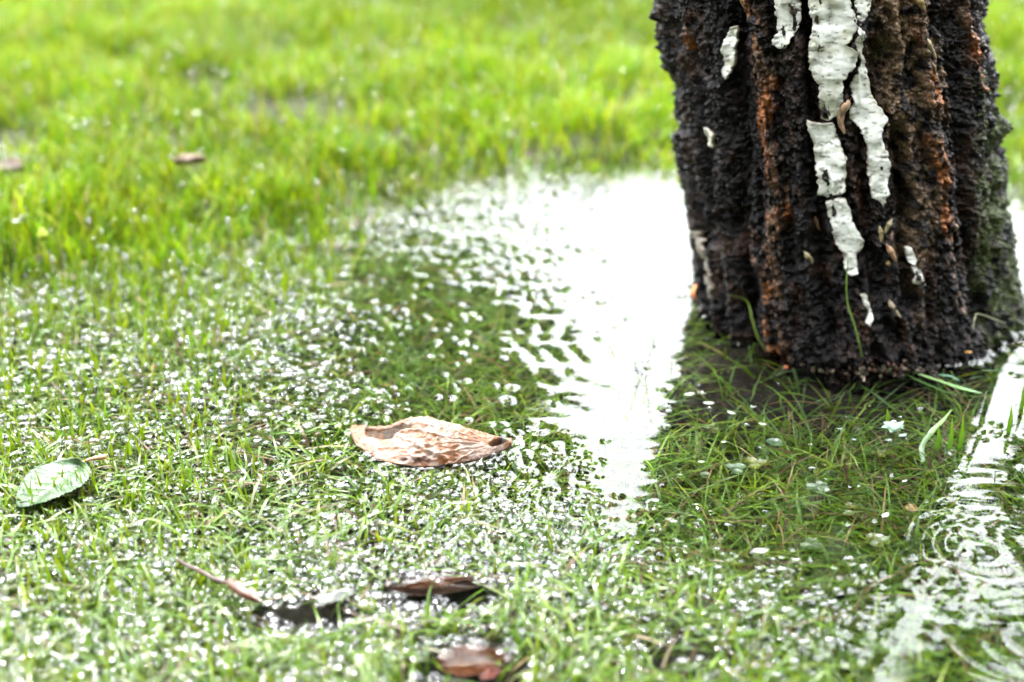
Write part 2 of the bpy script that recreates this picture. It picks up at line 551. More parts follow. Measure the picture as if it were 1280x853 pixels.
# white bark patches
PATCHES = [
    ('long central white bark strip, upper left part', [(1006, -40), (1016, -95), (1030, -130), (1044, -90), (1056, -35), (1062, 5), (1066, 20), (1069, 28), (1062, 45), (1056, 55), (1070, 62), (1068, 80), (1058, 92), (1052, 100), (1053, 125), (1048, 142), (1036, 150), (1026, 148), (1025, 128), (1022, 105), (1013, 88), (1011, 60), (1016, 30), (1010, 5)]),
    ('narrow white bark strip beside the central crack', [(1060, -30), (1066, -70), (1076, -100), (1086, -60), (1086, 0), (1078, 22), (1076, 60), (1082, 85), (1088, 110), (1096, 130), (1107, 148), (1100, 158), (1102, 175), (1112, 205), (1110, 240), (1104, 258), (1098, 250), (1090, 248), (1085, 215), (1083, 180), (1075, 160), (1062, 148), (1062, 135), (1068, 128), (1062, 108), (1070, 92), (1075, 75), (1070, 60), (1064, 52), (1070, 40), (1068, 15)]),
    ('lower white bark strip above the crack', [(1010, 148), (1018, 152), (1026, 155), (1040, 152), (1046, 170), (1058, 200), (1056, 240), (1042, 243), (1034, 248), (1024, 240), (1020, 205), (1017, 175), (1010, 160)]),
    ('hanging white bark tongue with ragged lower end', [(1032, 252), (1042, 248), (1055, 246), (1062, 262), (1066, 278), (1080, 300), (1078, 314), (1070, 318), (1072, 340), (1064, 343), (1056, 338), (1054, 316), (1042, 300), (1042, 290), (1038, 275)]),
    ('white bark piece curling at its lower end', [(970, -30), (976, -75), (988, -95), (999, -40), (1000, 10), (1000, 28), (992, 45), (984, 58), (976, 60), (967, 54), (972, 40), (971, 15)]),
    ('small pointed white bark chip', [(916, 34), (923, 33), (921, 55), (921, 66), (915, 88), (908, 99), (902, 88), (901, 62), (905, 50), (911, 42)]),
    ('tiny white bark chip', [(882, 160), (890, 161), (896, 168), (896, 177), (890, 185), (884, 183), (884, 172)]),
    ('small grey white bark flake', [(1133, 311), (1140, 310), (1144, 325), (1142, 331), (1136, 328)]),
    ('frayed white bark flake', [(1139, 334), (1148, 333), (1151, 345), (1154, 355), (1147, 355), (1141, 353), (1143, 343)]),
    ('twisted pale bark flake near the waterline', [(1075, 366), (1082, 366), (1086, 376), (1088, 384), (1091, 396), (1086, 404), (1082, 400), (1085, 388), (1079, 378)]),
    ('thin white bark sliver on the left edge', [(828, 104), (833, 104), (838, 125), (844, 150), (847, 185), (852, 205), (846, 205), (840, 180), (836, 145), (829, 120)]),
    ('pale bark splinter low on the left side', [(872, 290), (877, 290), (884, 320), (893, 348), (896, 372), (890, 372), (885, 345), (878, 320)]),
]

def in_poly(px, py, poly):
    inside = np.zeros(px.shape, bool)
    n = len(poly)
    for i in range(n):
        x0, y0 = poly[i]; x1, y1 = poly[(i + 1) % n]
        cond = ((y0 > py) != (y1 > py))
        xi = (x1 - x0) * (py - y0) / ((y1 - y0) if y1 != y0 else 1e-9) + x0
        inside ^= cond & (px < xi)
    return inside

def build_patch(label, poly, seed, step=1.35):
    poly = [(float(a), float(b)) for a, b in poly]
    # ragged outline
    out = []
    n = len(poly)
    for k in range(n):
        a, b = np.array(poly[k]), np.array(poly[(k + 1) % n])
        m = max(1, int(np.hypot(*(b - a)) / 1.6))
        for q_ in range(m):
            out.append(a + (b - a) * q_ / m)
    out = np.array(out)
    jx = vnoise(out[:, 0] * .14, out[:, 1] * .3, seed, 5) * 1.7 + vnoise(out[:, 0] * .6, out[:, 1] * .8, seed, 6) * .8
    jy = vnoise(out[:, 0] * .2, out[:, 1] * .2, seed, 7) * 1.8
    big = min(1.0, (max(p[0] for p in poly) - min(p[0] for p in poly)) / 25)
    out = out + np.stack([jx, jy], -1) * big
    gx = np.arange(out[:, 0].min(), out[:, 0].max(), step * 1.3); gy = np.arange(out[:, 1].min(), out[:, 1].max(), step * 1.3)
    PY, PX = np.meshgrid(gy, gx, indexing='ij')
    PX = (PX + rng.uniform(-.3, .3, PX.shape) * step).ravel(); PY = (PY + rng.uniform(-.3, .3, PY.shape) * step).ravel()
    outl = [tuple(p) for p in out]
    ins = in_poly(PX, PY, outl)
    ed = seg_dist(PX, PY, outl + [outl[0]])
    tear = (np.abs(vnoise(PX * 0.03, PY * 0.21, seed, 9)) < 0.03) & (ed < 8 + 5 * vnoise(PX * .1, PY * .1, seed, 3)) & (big > .6)
    ins &= (ed > step * .7)
    pts = [Vector(p) for p in outl] + [Vector((a, b)) for a, b in zip(PX[ins], PY[ins])]
    no = len(outl)
    res = delaunay_2d_cdt(pts, [], [list(range(no))], 1, 1e-4)
    P2 = np.array([(v.x, v.y) for v in res[0]])
    tri = np.array([f for f in res[2] if len(f) == 3])
    PX, PY = P2[:, 0], P2[:, 1]
    ed = seg_dist(PX, PY, outl + [outl[0]])
    th, z = px_to_tz(PX, PY)
    Dl = 0
    for o_ in (-0.05, 0.0, 0.05):
        Dl = Dl + trunk_disp(th + o_, z, fine=False)[0] / 3
    Dl = np.clip(Dl, -0.004, 0.006)
    layer = np.floor(vnoise(PX * 0.045, PY * 0.075, seed, 12) * 3.0 + .4 * vnoise(PX * .2, PY * .2, seed, 2)) * 0.00035
    fine = vnoise(PX * 0.12, PY * 0.7, seed, 14) * 0.00015
    bow = vnoise(PX * .05, PY * .02, seed, 19) * 0.0008
    groove = -0.0012 * smooth(0.05, 0.0, np.abs(vnoise(PX * 0.03, PY * 0.21, seed, 9))) * smooth(14, 3, ed) * big
    lift = 0.0048 + layer + fine + bow + groove + 0.0016 * np.exp(-ed / 3.0) * vnoise(PX * .06, PY * .08, seed, 15)
    P = trunk_pos(th, z, lift, Dl)
    inner = trunk_pos(th, z, lift - 0.003, Dl)
    # orientation and rim walls
    a_, b_, c_ = P2[tri[:, 0]], P2[tri[:, 1]], P2[tri[:, 2]]
    ar = (b_[:, 0] - a_[:, 0]) * (c_[:, 1] - a_[:, 1]) - (b_[:, 1] - a_[:, 1]) * (c_[:, 0] - a_[:, 0])
    tri[ar > 0] = tri[ar > 0][:, ::-1]
    e = np.concatenate([tri[:, [0, 1]], tri[:, [1, 2]], tri[:, [2, 0]]])
    key = {}
    for u_, v_ in e: key[(u_, v_)] = 1
    bd = np.array([(u_, v_) for (u_, v_) in key if (v_, u_) not in key])
    off = len(P2)
    walls = np.stack([bd[:, 1], bd[:, 0], bd[:, 0] + off, bd[:, 1] + off], -1)
    V = np.concatenate([P, inner])
    col = np.ones((len(P2), 3)) * (np.array([0.60, 0.61, 0.56]) if seed < 33 else np.array([0.17, 0.15, 0.13]))
    g = smooth(-0.3, 0.7, fbm(PX * .03, PY * .05, seed, 24, 3))[..., None]
    col = col * (1 - .75 * g) + np.array([0.33, 0.33, 0.23]) * .75 * g
    ln = vnoise(PX * 0.11, PY * 0.5 + .9 * vnoise(PX * .06, PY * .03, 2, 8), seed, 33)
    l1 = smooth(0.60, 0.74, ln)[..., None]
    col = col * (1 - l1 * .8) + np.array([0.08, 0.07, 0.05]) * l1 * .8
    ln2 = np.abs(vnoise(PX * 0.05, PY * 0.3, seed, 36))
    l2 = (smooth(0.06, 0.01, ln2) * smooth(-.1, .4, vnoise(PX * .1, PY * .1, seed, 39)))[..., None]
    col = col * (1 - l2 * .5) + np.array([0.14, 0.13, 0.09]) * l2 * .5
    gr = (groove / -0.0012)[..., None]
    col = col * (1 - gr * .7) + np.array([0.07, 0.05, 0.04]) * gr * .7
    e = np.exp(-ed / 1.2)[..., None] * .4
    col = col * (1 - e) + np.array([0.25, 0.2, 0.14]) * e
    col2 = np.concatenate([col, np.ones((off, 3)) * np.array([0.11, 0.07, 0.04])])
    o = np_mesh('bark_patch', V, [tri, walls], M_birch, col=col2)
    o.parent = trunk
    o['label'] = label
    return o

for i, (lb, poly) in enumerate(PATCHES):
    build_patch(lb, poly, i * 3 + 2, 1.35 if i < 5 else 1.0)

# upper limbs and a light crown, above the frame
def leaf_cloud(centres, radii, n, size, cols, seed, droop=0.0):
    r = np.random.default_rng(seed)
    k = r.integers(0, len(centres), n)
    c = np.array(centres)[k]; rad = np.array(radii)[k]
    v = r.normal(size=(n, 3)); v /= np.linalg.norm(v, axis=1)[:, None]
    p = c + v * (rad * r.random(n) ** 0.45)[:, None] * np.array([1, 1, .8])
    a = r.normal(size=(n, 3)); a /= np.linalg.norm(a, axis=1)[:, None]
    b = np.cross(a, r.normal(size=(n, 3))); b /= np.linalg.norm(b, axis=1)[:, None]
    s = size * (0.6 + 0.8 * r.random(n))[:, None]
    V = np.stack([p - a * s, p + b * s * .55, p + a * s, p - b * s * .55], 1).reshape(-1, 3)
    Fq = np.arange(n * 4).reshape(-1, 4)
    cc = np.array(cols)[r.integers(0, len(cols), n)] * (0.75 + .5 * r.random(n))[:, None]
    return V, Fq, np.repeat(cc, 4, 0)

def limb_mesh(name, segs, mat, col, parent, sides=7):
    Vs, Qs, Ts, off = [], [], [], 0
    for pts, rr in segs:
        V, (q, t) = tube(pts, rr, sides)
        Vs.append(V); Qs.append(q + off); Ts.append(t + off); off += len(V)
    V = np.concatenate(Vs)
    return np_mesh(name, V, [np.concatenate(Qs), np.concatenate(Ts)], mat, col=np.ones((len(V), 3)) * col, parent=parent)

def birch_top():
    r = random.Random(3)
    segs, ends = [], []
    loc = tree.location
    for i in range(9):
        z = 3.2 + i * 0.24
        cx, cy = trunk_c(z)
        a = i * 2.4 + 1.4
        L = 1.3 + r.random() * .7
        p0 = Vector((float(cx) - loc.x, float(cy) - loc.y, z))
        p1 = p0 + Vector((math.cos(a) * L * .5, math.sin(a) * L * .5, .5))
        p2 = p0 + Vector((math.cos(a) * L, math.sin(a) * L, .75))
        segs.append(([p0, p1, p2], [.035, .02, .008])); ends += [tuple(p1), tuple(p2)]
    limb_mesh('limb', segs, M_wood, np.array([.10, .09, .08]), tree)
    V, q, c = leaf_cloud(ends, [0.45] * len(ends), 2600, .035, [(.05, .09, .015), (.06, .1, .02)], 5)
    np_mesh('crown', V, q, M_crown, col=c, parent=tree, smooth_shade=False)
birch_top()

# ---------------------------------------------------------------- trees beyond the lawn (mirrored in the puddle)
def far_tree(x, y, h, blobs, label, seed, n=14000, size=.15, group='trees mirrored in the puddle'):
    t = empty('broadleaf_tree', (x, y, 0))
    tag(t, label, 'tree', group)
    r = random.Random(seed)
    segs = [([(0, 0, -.1), (.05, .03, h * .3), (-.05, .05, h * .6), (0, 0, h * .85)], [.26, .2, .13, .05])]
    for (bx, by, bz, br) in blobs:
        segs.append(([(0, 0, max(.8, bz * .55)), (bx * .5, by * .5, bz * .8), (bx, by, bz)], [.1, .06, .02]))
    limb_mesh('trunk', segs, M_wood, np.array([.04, .03, .022]), t, 9)
    V, q, c = leaf_cloud([b[:3] for b in blobs], [b[3] for b in blobs], n, size,
                         [(.026, .045, .010), (.034, .056, .013), (.020, .036, .008)], seed)
    np_mesh('crown', V, q, M_crown, col=c, parent=t, smooth_shade=False)
    return t

def pxdir(px, py):
    """azimuth slope x/y and elevation slope z/dist of the sky seen mirrored at (px,py)"""
    X, Y = at(px, py)
    return float(X / Y), H / float(math.hypot(X, Y))

def blob_at(px, py, dist, rad):
    s, e = pxdir(px, py)
    y = dist
    return (s * y, y, e * math.hypot(s * y, y), rad)

def far_tree_from(blist, dist, label, seed, **k):
    bl = [blob_at(px, py, dist + dd, rad) for px, py, dd, rad in blist]
    x = sum(b[0] for b in bl) / len(bl); h = max(b[2] + b[3] for b in bl)
    y = dist
    far_tree(x, y, h, [(b[0] - x, b[1] - y, b[2], b[3]) for b in bl], label, seed, **k)

far_tree_from([(300, 220, 0, 1.0), (455, 238, 0, .85), (460, 300, .3, 1.0), (512, 380, .3, .95), (545, 500, 0, .85), (560, 600, .2, .85), (590, 690, 0, .8), (350, 500, .4, 1.2), (400, 620, 0, 1.2),
               (450, 800, 0, 1.2), (600, 800, 0, .9), (300, 780, 0, 1.2)], 8.0,
              'dark leafy tree mirrored in the puddle left of the white strip', 11, n=24000)
far_tree_from([(200, 350, 0, 1.3), (60, 300, 0, 1.4), (120, 480, 0, 1.4), (-60, 480, 0, 1.5), (100, 640, 0, 1.5), (-150, 650, 0, 1.6), (50, 800, 0, 1.6), (-200, 820, 0, 1.6)], 9.0,
              'broad dark tree mirrored at the far left of the wet grass', 12, n=16000)
far_tree_from([(1355, 600, 0, .62), (1500, 500, 0, 1.0), (1218, 784, 0, .30), (1590, 600, 0, 1.3)], 8.0,
              'dark tree mirrored in the puddle right of the birch', 13, n=12000, size=.19)
# unseen trees added to block sky light from the near side of the birch
def sky_block_tree(x, y, h, w, seed, lb):
    r = random.Random(seed)
    bl = []
    for k in range(16):
        a = r.uniform(0, 6.28); f = r.random()
        z = .9 + (h - 1.2) * k / 15
        rr = w * (.75 - .35 * abs(k / 15 - .4))
        bl.append((math.cos(a) * rr * .45, math.sin(a) * rr * .45, z, rr * .8))
    far_tree(x, y, h, bl, lb, seed, n=9000, size=.26, group='unseen trees added to block sky light')
for x, y, h, w, sd, lb in [(-5.5, -3.5, 6.5, 2.6, 31, 'dense unseen tree added to block sky behind the viewer, far left of the row'), (-1.6, -4.2, 7.5, 2.8, 32, 'tallest unseen tree added to block sky behind the viewer'),
                       (2.4, -4.0, 7.2, 2.8, 33, 'dense unseen tree added to block sky right behind the viewer'), (6.0, -2.6, 6.8, 2.6, 34, 'dense unseen tree added to block sky behind the viewer, far right of the row'),
                       (-6.8, 1.2, 6.0, 2.2, 35, 'unseen leafy tree added beyond the left side of the puddle'), (7.6, 2.0, 6.0, 2.2, 36, 'unseen leafy tree added beyond the right side of the puddle')]:
    sky_block_tree(x, y, h, w, sd, lb)

# ---------------------------------------------------------------- menisci, bubbles and the water sheet
UMAX = 0.47
NCOL = 820
YP = np.arange(885, 150, -1.8)
_, RY = at(640, YP)                      # row distances
NROW = len(RY)

def sample_px(n, x0, x1, y0, y1):
    """points uniform on the ground inside a picture-shaped window"""
    out_x, out_y = [], []
    Xa, Ya = at(np.array([x0, x1, x0, x1]), np.array([y0, y0, y1, y1]))
    m = 0
    while m < n:
        X = rng.uniform(Xa.min(), Xa.max(), n); Y = rng.uniform(Ya.min(), Ya.max(), n)
        px, py = topx(X, Y)
        k = (px > x0) & (px < x1) & (py > y0) & (py < y1)
        out_x.append(X[k]); out_y.append(Y[k]); m += k.sum()
    return np.concatenate(out_x)[:n], np.concatenate(out_y)[:n]

def speck_density(px, py):
    """how thick the bubbles and blade tips break the surface, 0..1"""
    n = fbm(px * .012, py * .02, 0, 77, 3)
    d = ell(px, py, 300, 420, 260, 140, .5) * 1.0
    d = np.maximum(d, ell(px, py, 60, 520, 260, 220, .4) * .95)
    d = np.maximum(d, ell(px, py, 480, 700, 420, 120, .45) * .95)
    d = np.maximum(d, ell(px, py, 200, 760, 420, 180, .3) * .9)
    d = np.maximum(d, ell(px, py, 800, 790, 320, 110, .4) * .8)
    d = np.maximum(d, ell(px, py, 620, 300, 210, 70, .4) * .65)
    d = np.maximum(d, ell(px, py, 480, 300, 120, 60, .4) * .8)
    d = np.maximum(d, ell(px, py, 760, 240, 140, 35, .4) * .6)
    d = np.maximum(d, ell(px, py, 690, 600, 130, 60, .5) * .5)
    d = d * (1 - .88 * ell(px, py, 570, 465, 155, 95, .5)) * (1 - .8 * ell(px, py, 530, 350, 110, 60, .5))
    d = d * (1 - .85 * ell(px, py, 1010, 580, 200, 120, .3))
    d = d * (1 - .9 * ell(px, py, 800, 480, 90, 210, .35))
    d = d * (1 - .8 * ell(px, py, 770, 320, 100, 60, .4))
    d = d * (1 - .9 * ell(px, py, 1230, 700, 110, 230, .3))
    d = np.maximum(d, 0.035 * (1 - .7 * ell(px, py, 770, 450, 110, 260, .3)))
    n9 = fbm(px * .035, py * .06, 0, 79, 2)
    d = d * (0.48 + 0.75 * smooth(-.5, .5, n) + .35 * smooth(-.3, .5, n9))
    d = d * (1 - .55 * smooth(740, 850, py))
    d = d * smooth(-40, 25, py - bank_line(px))
    return d * (1 - pits(px, py))

def trunk_dist(X, Y):
    dx, dy = X - BC[0], Y - BC[1]
    th = np.arctan2(dy, dx)
    return np.hypot(dx, dy), th

th_s = np.linspace(-math.pi, math.pi, 900)
rad_s = trunk_r(np.zeros(900)) + trunk_disp(th_s, np.zeros(900))[0]

def trunk_gap(X, Y):
    r, th = trunk_dist(X, Y)
    return r - np.interp(th, th_s, rad_s)

LEAF_C = (535, 555)

def clear_of_things(px, py):
    return ~((np.abs(px - 535) / 108 + np.abs(py - 553) / 40 < 1.0))

# menisci / blade tips touching the surface
mx_, my_ = sample_px(52000, -60, 1340, 190, 880)
mpx, mpy = topx(mx_, my_)
keep = (rng.random(len(mx_)) < speck_density(mpx, mpy) * 0.5) & clear_of_things(mpx, mpy) & (trunk_gap(mx_, my_) > .004)
mx_, my_, mpx, mpy = mx_[keep], my_[keep], mpx[keep], mpy[keep]
NM = len(mx_)
m_h = rng.uniform(0.0004, 0.0018, NM)
m_w = rng.uniform(0.0010, 0.0021, NM)

# bubbles: domes that float in clusters
bn = 30000
bx, by = sample_px(bn, -60, 1340, 215, 880)
bqx, bqy = topx(bx, by)
kb = (rng.random(bn) < speck_density(bqx, bqy) ** 1.1 * 0.62) & clear_of_things(bqx, bqy) & (trunk_gap(bx, by) > .004)
bx, by = bx[kb], by[kb]
br = np.clip(rng.lognormal(math.log(0.0015), 0.42, len(bx)), 0.0007, 0.0042)
ex = [(430, 610, .0055), (425, 611, .004), (441, 609, .003), (482, 598, .0035), (500, 603, .003), (560, 600, .003), (600, 583, .0035), (612, 581, .003), (640, 575, .003), (590, 590, .0028)]
for a, b, c in ex:
    X, Y = at(a, b); bx = np.append(bx, X); by = np.append(by, Y); br = np.append(br, c)

def build_water():
    us = np.linspace(-UMAX, UMAX, NCOL)
    Yg, Ug = np.meshgrid(RY, us, indexing='ij')
    Xg = Ug * Yg
    Hh = np.zeros_like(Xg)
    du = us[1] - us[0]
    # splat menisci
    rows = np.searchsorted(RY, my_); cols = np.round((mx_ / my_ + UMAX) / du).astype(int)
    flat = Hh.ravel()
    for a in range(-9, 10):
        for b in range(-9, 10):
            r_, c_ = rows + a, cols + b
            ok = (r_ >= 0) & (r_ < NROW) & (c_ >= 0) & (c_ < NCOL)
            r2, c2 = r_[ok], c_[ok]
            d = np.hypot(Xg[r2, c2] - mx_[ok], Yg[r2, c2] - my_[ok])
            v = m_h[ok] * np.exp(-(d / m_w[ok]) ** 1.3)
            np.maximum.at(flat, r2 * NCOL + c2, v)
    rows = np.searchsorted(RY, by); cols = np.round((bx / by + UMAX) / du).astype(int)
    rim = np.zeros_like(flat)
    for a in range(-9, 10):
        for b in range(-9, 10):
            r_, c_ = rows + a, cols + b
            ok = (r_ >= 0) & (r_ < NROW) & (c_ >= 0) & (c_ < NCOL)
            r2, c2 = r_[ok], c_[ok]
            d = np.abs(np.hypot(Xg[r2, c2] - bx[ok], Yg[r2, c2] - by[ok]) - br[ok])
            np.maximum.at(rim, r2 * NCOL + c2, 0.0006 * np.exp(-d / 0.0011))
    Hh = np.maximum(flat, rim).reshape(Hh.shape)
    # waves
    px, py = topx(Xg, Yg)
    W = 0
    def rings(cx, cy, lam, amp, r0, r1, seed=0):
        X0, Y0 = at(cx, cy)
        d = np.hypot(Xg - X0, Yg - Y0)
        env = smooth(0, r0, d) * (1 - smooth(r0, r1, d))
        wob = vnoise(Xg * 30, Yg * 30, seed, 4) * 0.0045
        env = env * (0.75 + 0.6 * vnoise(Xg * 22, Yg * 22, seed + 9, 4))
        return amp * np.sin(2 * math.pi * (d + wob) / lam) * env
    W = W + rings(1222, 690, .0135, .00030, .012, .070, 1) + rings(1268, 668, .0120, .00014, .010, .055, 12) + rings(1190, 735, .0150, .00012, .012, .055, 14)
    W = W + rings(1250, 640, .0095, .00004, .020, .070, 2)
    W = W + rings(800, 590, .0135, .00006, .030, .12, 3)
    W = W + rings(880, 420, .016, .00010, .06, .20, 4)
    W = W + rings(560, 330, .014, .00005, .04, .16, 5)
    W = W + rings(1290, 800, .012, .00008, .02, .07, 6)
    open_ = ell(px, py, 720, 350, 260, 190, .5)
    W = W + open_ * (0.00030 * fbm(Xg * 28, Yg * 60, 0, 9, 2) + 0.00010 * fbm(Xg * 70, Yg * 190, 0, 19, 2))
    st = ell(px, py, 745, 430, 140, 230, .5)
    W = W + st * 0.00019 * fbm(Xg * 20 + Yg * 8, Yg * 95, 0, 29, 2)
    W = W + 0.00010 * fbm(Xg * 22, Yg * 30, 0, 8, 2) + 0.000012 * fbm(Xg * 130, Yg * 150, 0, 18, 1)
    Z = Hh + W
    g = trunk_gap(Xg, Yg)
    Z = Z + 0.0030 * np.exp(-np.clip(g, 0, 1) / 0.0026)
    # the dead leaf's edge pulls the film up too
    ld = seg_dist(px, py, [(437, 541), (444, 554), (456, 564), (469, 573), (495, 581), (530, 584), (559, 582), (589, 578), (613, 572), (630, 564), (641, 557)]) / 2050
    Z = Z + 0.0014 * np.exp(-ld / 0.0016)
    V = np.stack([Xg, Yg, Z], -1)
    # coarse skirt on both sides and towards the viewer
    nl = 24
    sl = np.linspace(-1.3, -UMAX, nl)[:-1]
    Vl = np.stack([sl[None, :] * RY[:, None], np.repeat(RY[:, None], nl - 1, 1), np.zeros((NROW, nl - 1))], -1)
    Vr = Vl[:, ::-1] * np.array([-1, 1, 1])
    V = np.concatenate([Vl, V, Vr], 1)
    near = V[:1].repeat(6, 0).copy()
    near[:, :, 1] = np.linspace(0.1, RY[0], 7)[:-1, None]
    near[:, :, 2] = 0
    V = np.concatenate([near, V], 0)
    nr, nc = V.shape[:2]
    o = np_mesh('puddle_water', V.reshape(-1, 3), grid_faces(nr, nc), M_water)
    tag(o, kind='structure')
build_water()

def build_bubbles():
    nseg, nring = 9, 4
    th = np.arange(nseg) * 2 * math.pi / nseg
    ph = np.linspace(-0.30, math.pi / 2, nring + 1)
    unit = [(math.cos(p) * math.cos(t), math.cos(p) * math.sin(t), math.sin(p)) for p in ph[:-1] for t in th] + [(0, 0, 1)]
    unit = np.array(unit)
    q = grid_faces(nring, nseg, wrap=True)
    top = len(unit) - 1
    t3 = np.array([((nring - 1) * nseg + k, (nring - 1) * nseg + (k + 1) % nseg, top) for k in range(nseg)])
    n = len(bx)
    flat = rng.uniform(.55, .95, n)
    V = unit[None] * br[:, None, None]
    V[:, :, 2] *= flat[:, None]
    V[:, :, 0] += bx[:, None]; V[:, :, 1] += by[:, None]; V[:, :, 2] += 0.0004
    off = (np.arange(n) * len(unit))[:, None, None]
    o = np_mesh('rain_bubbles', V.reshape(-1, 3), [(q[None] + off).reshape(-1, 4), (t3[None] + off).reshape(-1, 3)], M_bubble)
    tag(o, 'clear rain bubbles floating thickly on the flooded grass', 'bubbles', kind='stuff')
build_bubbles()
print('NM', NM, 'bubbles', len(bx))

# ---------------------------------------------------------------- grass
def blades(X, Y, Z, length, width, az, t0, t1, col0, col1, nseg=4, zmax=None, twist=None):
    """curved tapering strips; t0/t1 angle from vertical at base/tip"""
    n = len(X)
    s = np.linspace(0, 1, nseg + 1)
    p = np.zeros((n, nseg + 1, 3))
    p[:, 0] = np.stack([X, Y, Z], -1)
    for k in range(1, nseg + 1):
        t = t0 + (t1 - t0) * ((s[k] + s[k - 1]) / 2) ** 1.3
        dl = length / nseg
        p[:, k, 0] = p[:, k - 1, 0] + np.sin(t) * np.cos(az) * dl
        p[:, k, 1] = p[:, k - 1, 1] + np.sin(t) * np.sin(az) * dl
        p[:, k, 2] = p[:, k - 1, 2] + np.cos(t) * dl
    tx, ty = topx(p[:, -1, 0], p[:, -1, 1]); ux, uy = topx(p[:, -2, 0], p[:, -2, 1])
    ok = (wide_pits(tx, ty) < .4) & (wide_pits(ux, uy) < .4) | (rng.random(n) < .13)
    p = p[ok]; col0 = col0[ok]; col1 = col1[ok]; width = width[ok]; az = az[ok]; n = len(p)
    if zmax is not None: zmax = zmax[ok]
    if zmax is not None:
        zm = zmax[:, None]
        p[:, :, 2] = np.where(p[:, :, 2] > zm - .004, zm - .004 * np.exp(-(p[:, :, 2] - zm + .004) / .004), p[:, :, 2])
    gz = ground_z(p[:, :, 0].ravel(), p[:, :, 1].ravel()).reshape(n, -1)
    p[:, 1:, 2] = np.maximum(p[:, 1:, 2], gz[:, 1:] + .0006)
    if twist is None: twist = rng.uniform(-.7, .7, n)
    wa = az + math.pi / 2 + twist
    wd = np.stack([np.cos(wa), np.sin(wa), rng.uniform(-.25, .25, n)], -1)[:, None, :]
    prof = np.array([0.75, 1.0, 0.9, 0.62, 0.3, 0.12])
    prof = np.interp(s, np.linspace(0, 1, 6), prof)
    prof[-1] = 0.0
    w = width[:, None, None] * prof[None, :, None] * .5
    A = p[:, :-1] - wd * w[:, :-1]; B = p[:, :-1] + wd * w[:, :-1]
    V = np.concatenate([np.stack([A, B], 2).reshape(n, -1, 3), p[:, -1:]], 1)     # 2*nseg + 1
    vc = V.shape[1]
    q1 = np.array([(2 * k, 2 * k + 1, 2 * k + 3, 2 * k + 2) for k in range(nseg - 1)])
    t1_ = np.array([(2 * nseg - 2, 2 * nseg - 1, 2 * nseg)])
    off = (np.arange(n) * vc)[:, None, None]
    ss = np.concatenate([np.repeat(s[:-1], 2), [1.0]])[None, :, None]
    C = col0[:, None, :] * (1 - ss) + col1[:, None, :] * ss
    return V.reshape(-1, 3), (q1[None] + off).reshape(-1, 4), (t1_[None] + off).reshape(-1, 3), C.reshape(-1, 3), p[:, -1]

def emit(name, parts, mat, label, cat):
    Vs, Qs, Ts, Cs, off = [], [], [], [], 0
    for V, q, t, c, _ in parts:
        Vs.append(V); Qs.append(q + off); Ts.append(t + off); Cs.append(c); off += len(V)
    o = np_mesh(name, np.concatenate(Vs), [np.concatenate(Qs), np.concatenate(Ts)], mat, col=np.concatenate(Cs))
    tag(o, label, cat, kind='stuff')
    return o

def pal(n, cols, w, jit=.25):
    c = np.array(cols)[rng.choice(len(cols), n, p=np.array(w) / sum(w))]
    return np.clip(c * (1 + rng.uniform(-jit, jit, n))[:, None], .001, 1)

LAWN = [(.085, .160, .003), (.125, .175, .003), (.060, .135, .005), (.15, .175, .005), (.15, .12, .03)]
TIPC = [(.105, .18, .003), (.135, .185, .003), (.075, .155, .005)]
SUBC = [(.066, .125, .003), (.042, .095, .004), (.095, .135, .003), (.050, .100, .012), (.14, .10, .04), (.10, .055, .022)]

def lawn():
    parts = []
    n = 92000
    X, Y = sample_px(n, -160, 1440, -75, 345)
    px, py = topx(X, Y)
    dens = smooth(-55, 25, bank_line(px) - py + fbm(X * 16, Y * 16, 0, 55, 2) * 22)
    dens = dens * (1 - .93 * pits(px, py)) * (0.72 + .45 * fbm(X * 22, Y * 22, 0, 57, 2))
    k = (rng.random(n) < dens) & (trunk_gap(X, Y) > .003)
    X, Y = X[k], Y[k]; n = len(X)
    cl = fbm(X * 18, Y * 18, 0, 59, 2)
    L = rng.uniform(.020, .042, n) * (1 + .3 * cl)
    c = pal(n, LAWN, [4, 4, 2.5, 2, .5])
    c = c * (1 + .25 * fbm(X * 6, Y * 6, 0, 63, 2))[:, None]
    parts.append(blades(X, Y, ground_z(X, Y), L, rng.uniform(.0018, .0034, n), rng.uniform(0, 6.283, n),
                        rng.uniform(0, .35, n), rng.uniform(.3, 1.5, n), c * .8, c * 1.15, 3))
    return parts
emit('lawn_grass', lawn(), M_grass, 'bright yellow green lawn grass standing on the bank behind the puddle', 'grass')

def wet_grass():
    parts = []
    # tangle below the surface
    n = 52000
    X, Y = sample_px(n, -120, 1400, 205, 890)
    px, py = topx(X, Y)
    dp = deep_map(px, py)
    openw = ell(px, py, 745, 330, 150, 120, .4)
    k = (rng.random(n) < (0.92 - .6 * openw) * (1 - .97 * wide_pits(px, py)) * (1 - .84 * np.maximum(ell(px, py, 1045, 478, 215, 46, .4), ell(px, py, 935, 450, 95, 55, .4)))
         * (0.75 + .3 * fbm(X * 30, Y * 30, 0, 65, 2))) & (trunk_gap(X, Y) > .002)
    X, Y, dp = X[k], Y[k], dp[k]; px, py = px[k], py[k]; n = len(X)
    L = rng.uniform(.018, .045, n) * (1 + .5 * dp)
    az = rng.uniform(0, 6.283, n)
    c = pal(n, SUBC, [4, 3, 3, 2, .8, .7], .55)
    under = rng.random(n) < .93
    zmax = np.where(under, -rng.uniform(.0008, .004, n), rng.uniform(.0005, .004, n))
    parts.append(blades(X, Y, ground_z(X, Y), L, rng.uniform(.0011, .0024, n), az, rng.uniform(.3, 1.0, n), rng.uniform(1.2, 1.9, n),
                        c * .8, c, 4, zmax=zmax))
    return parts
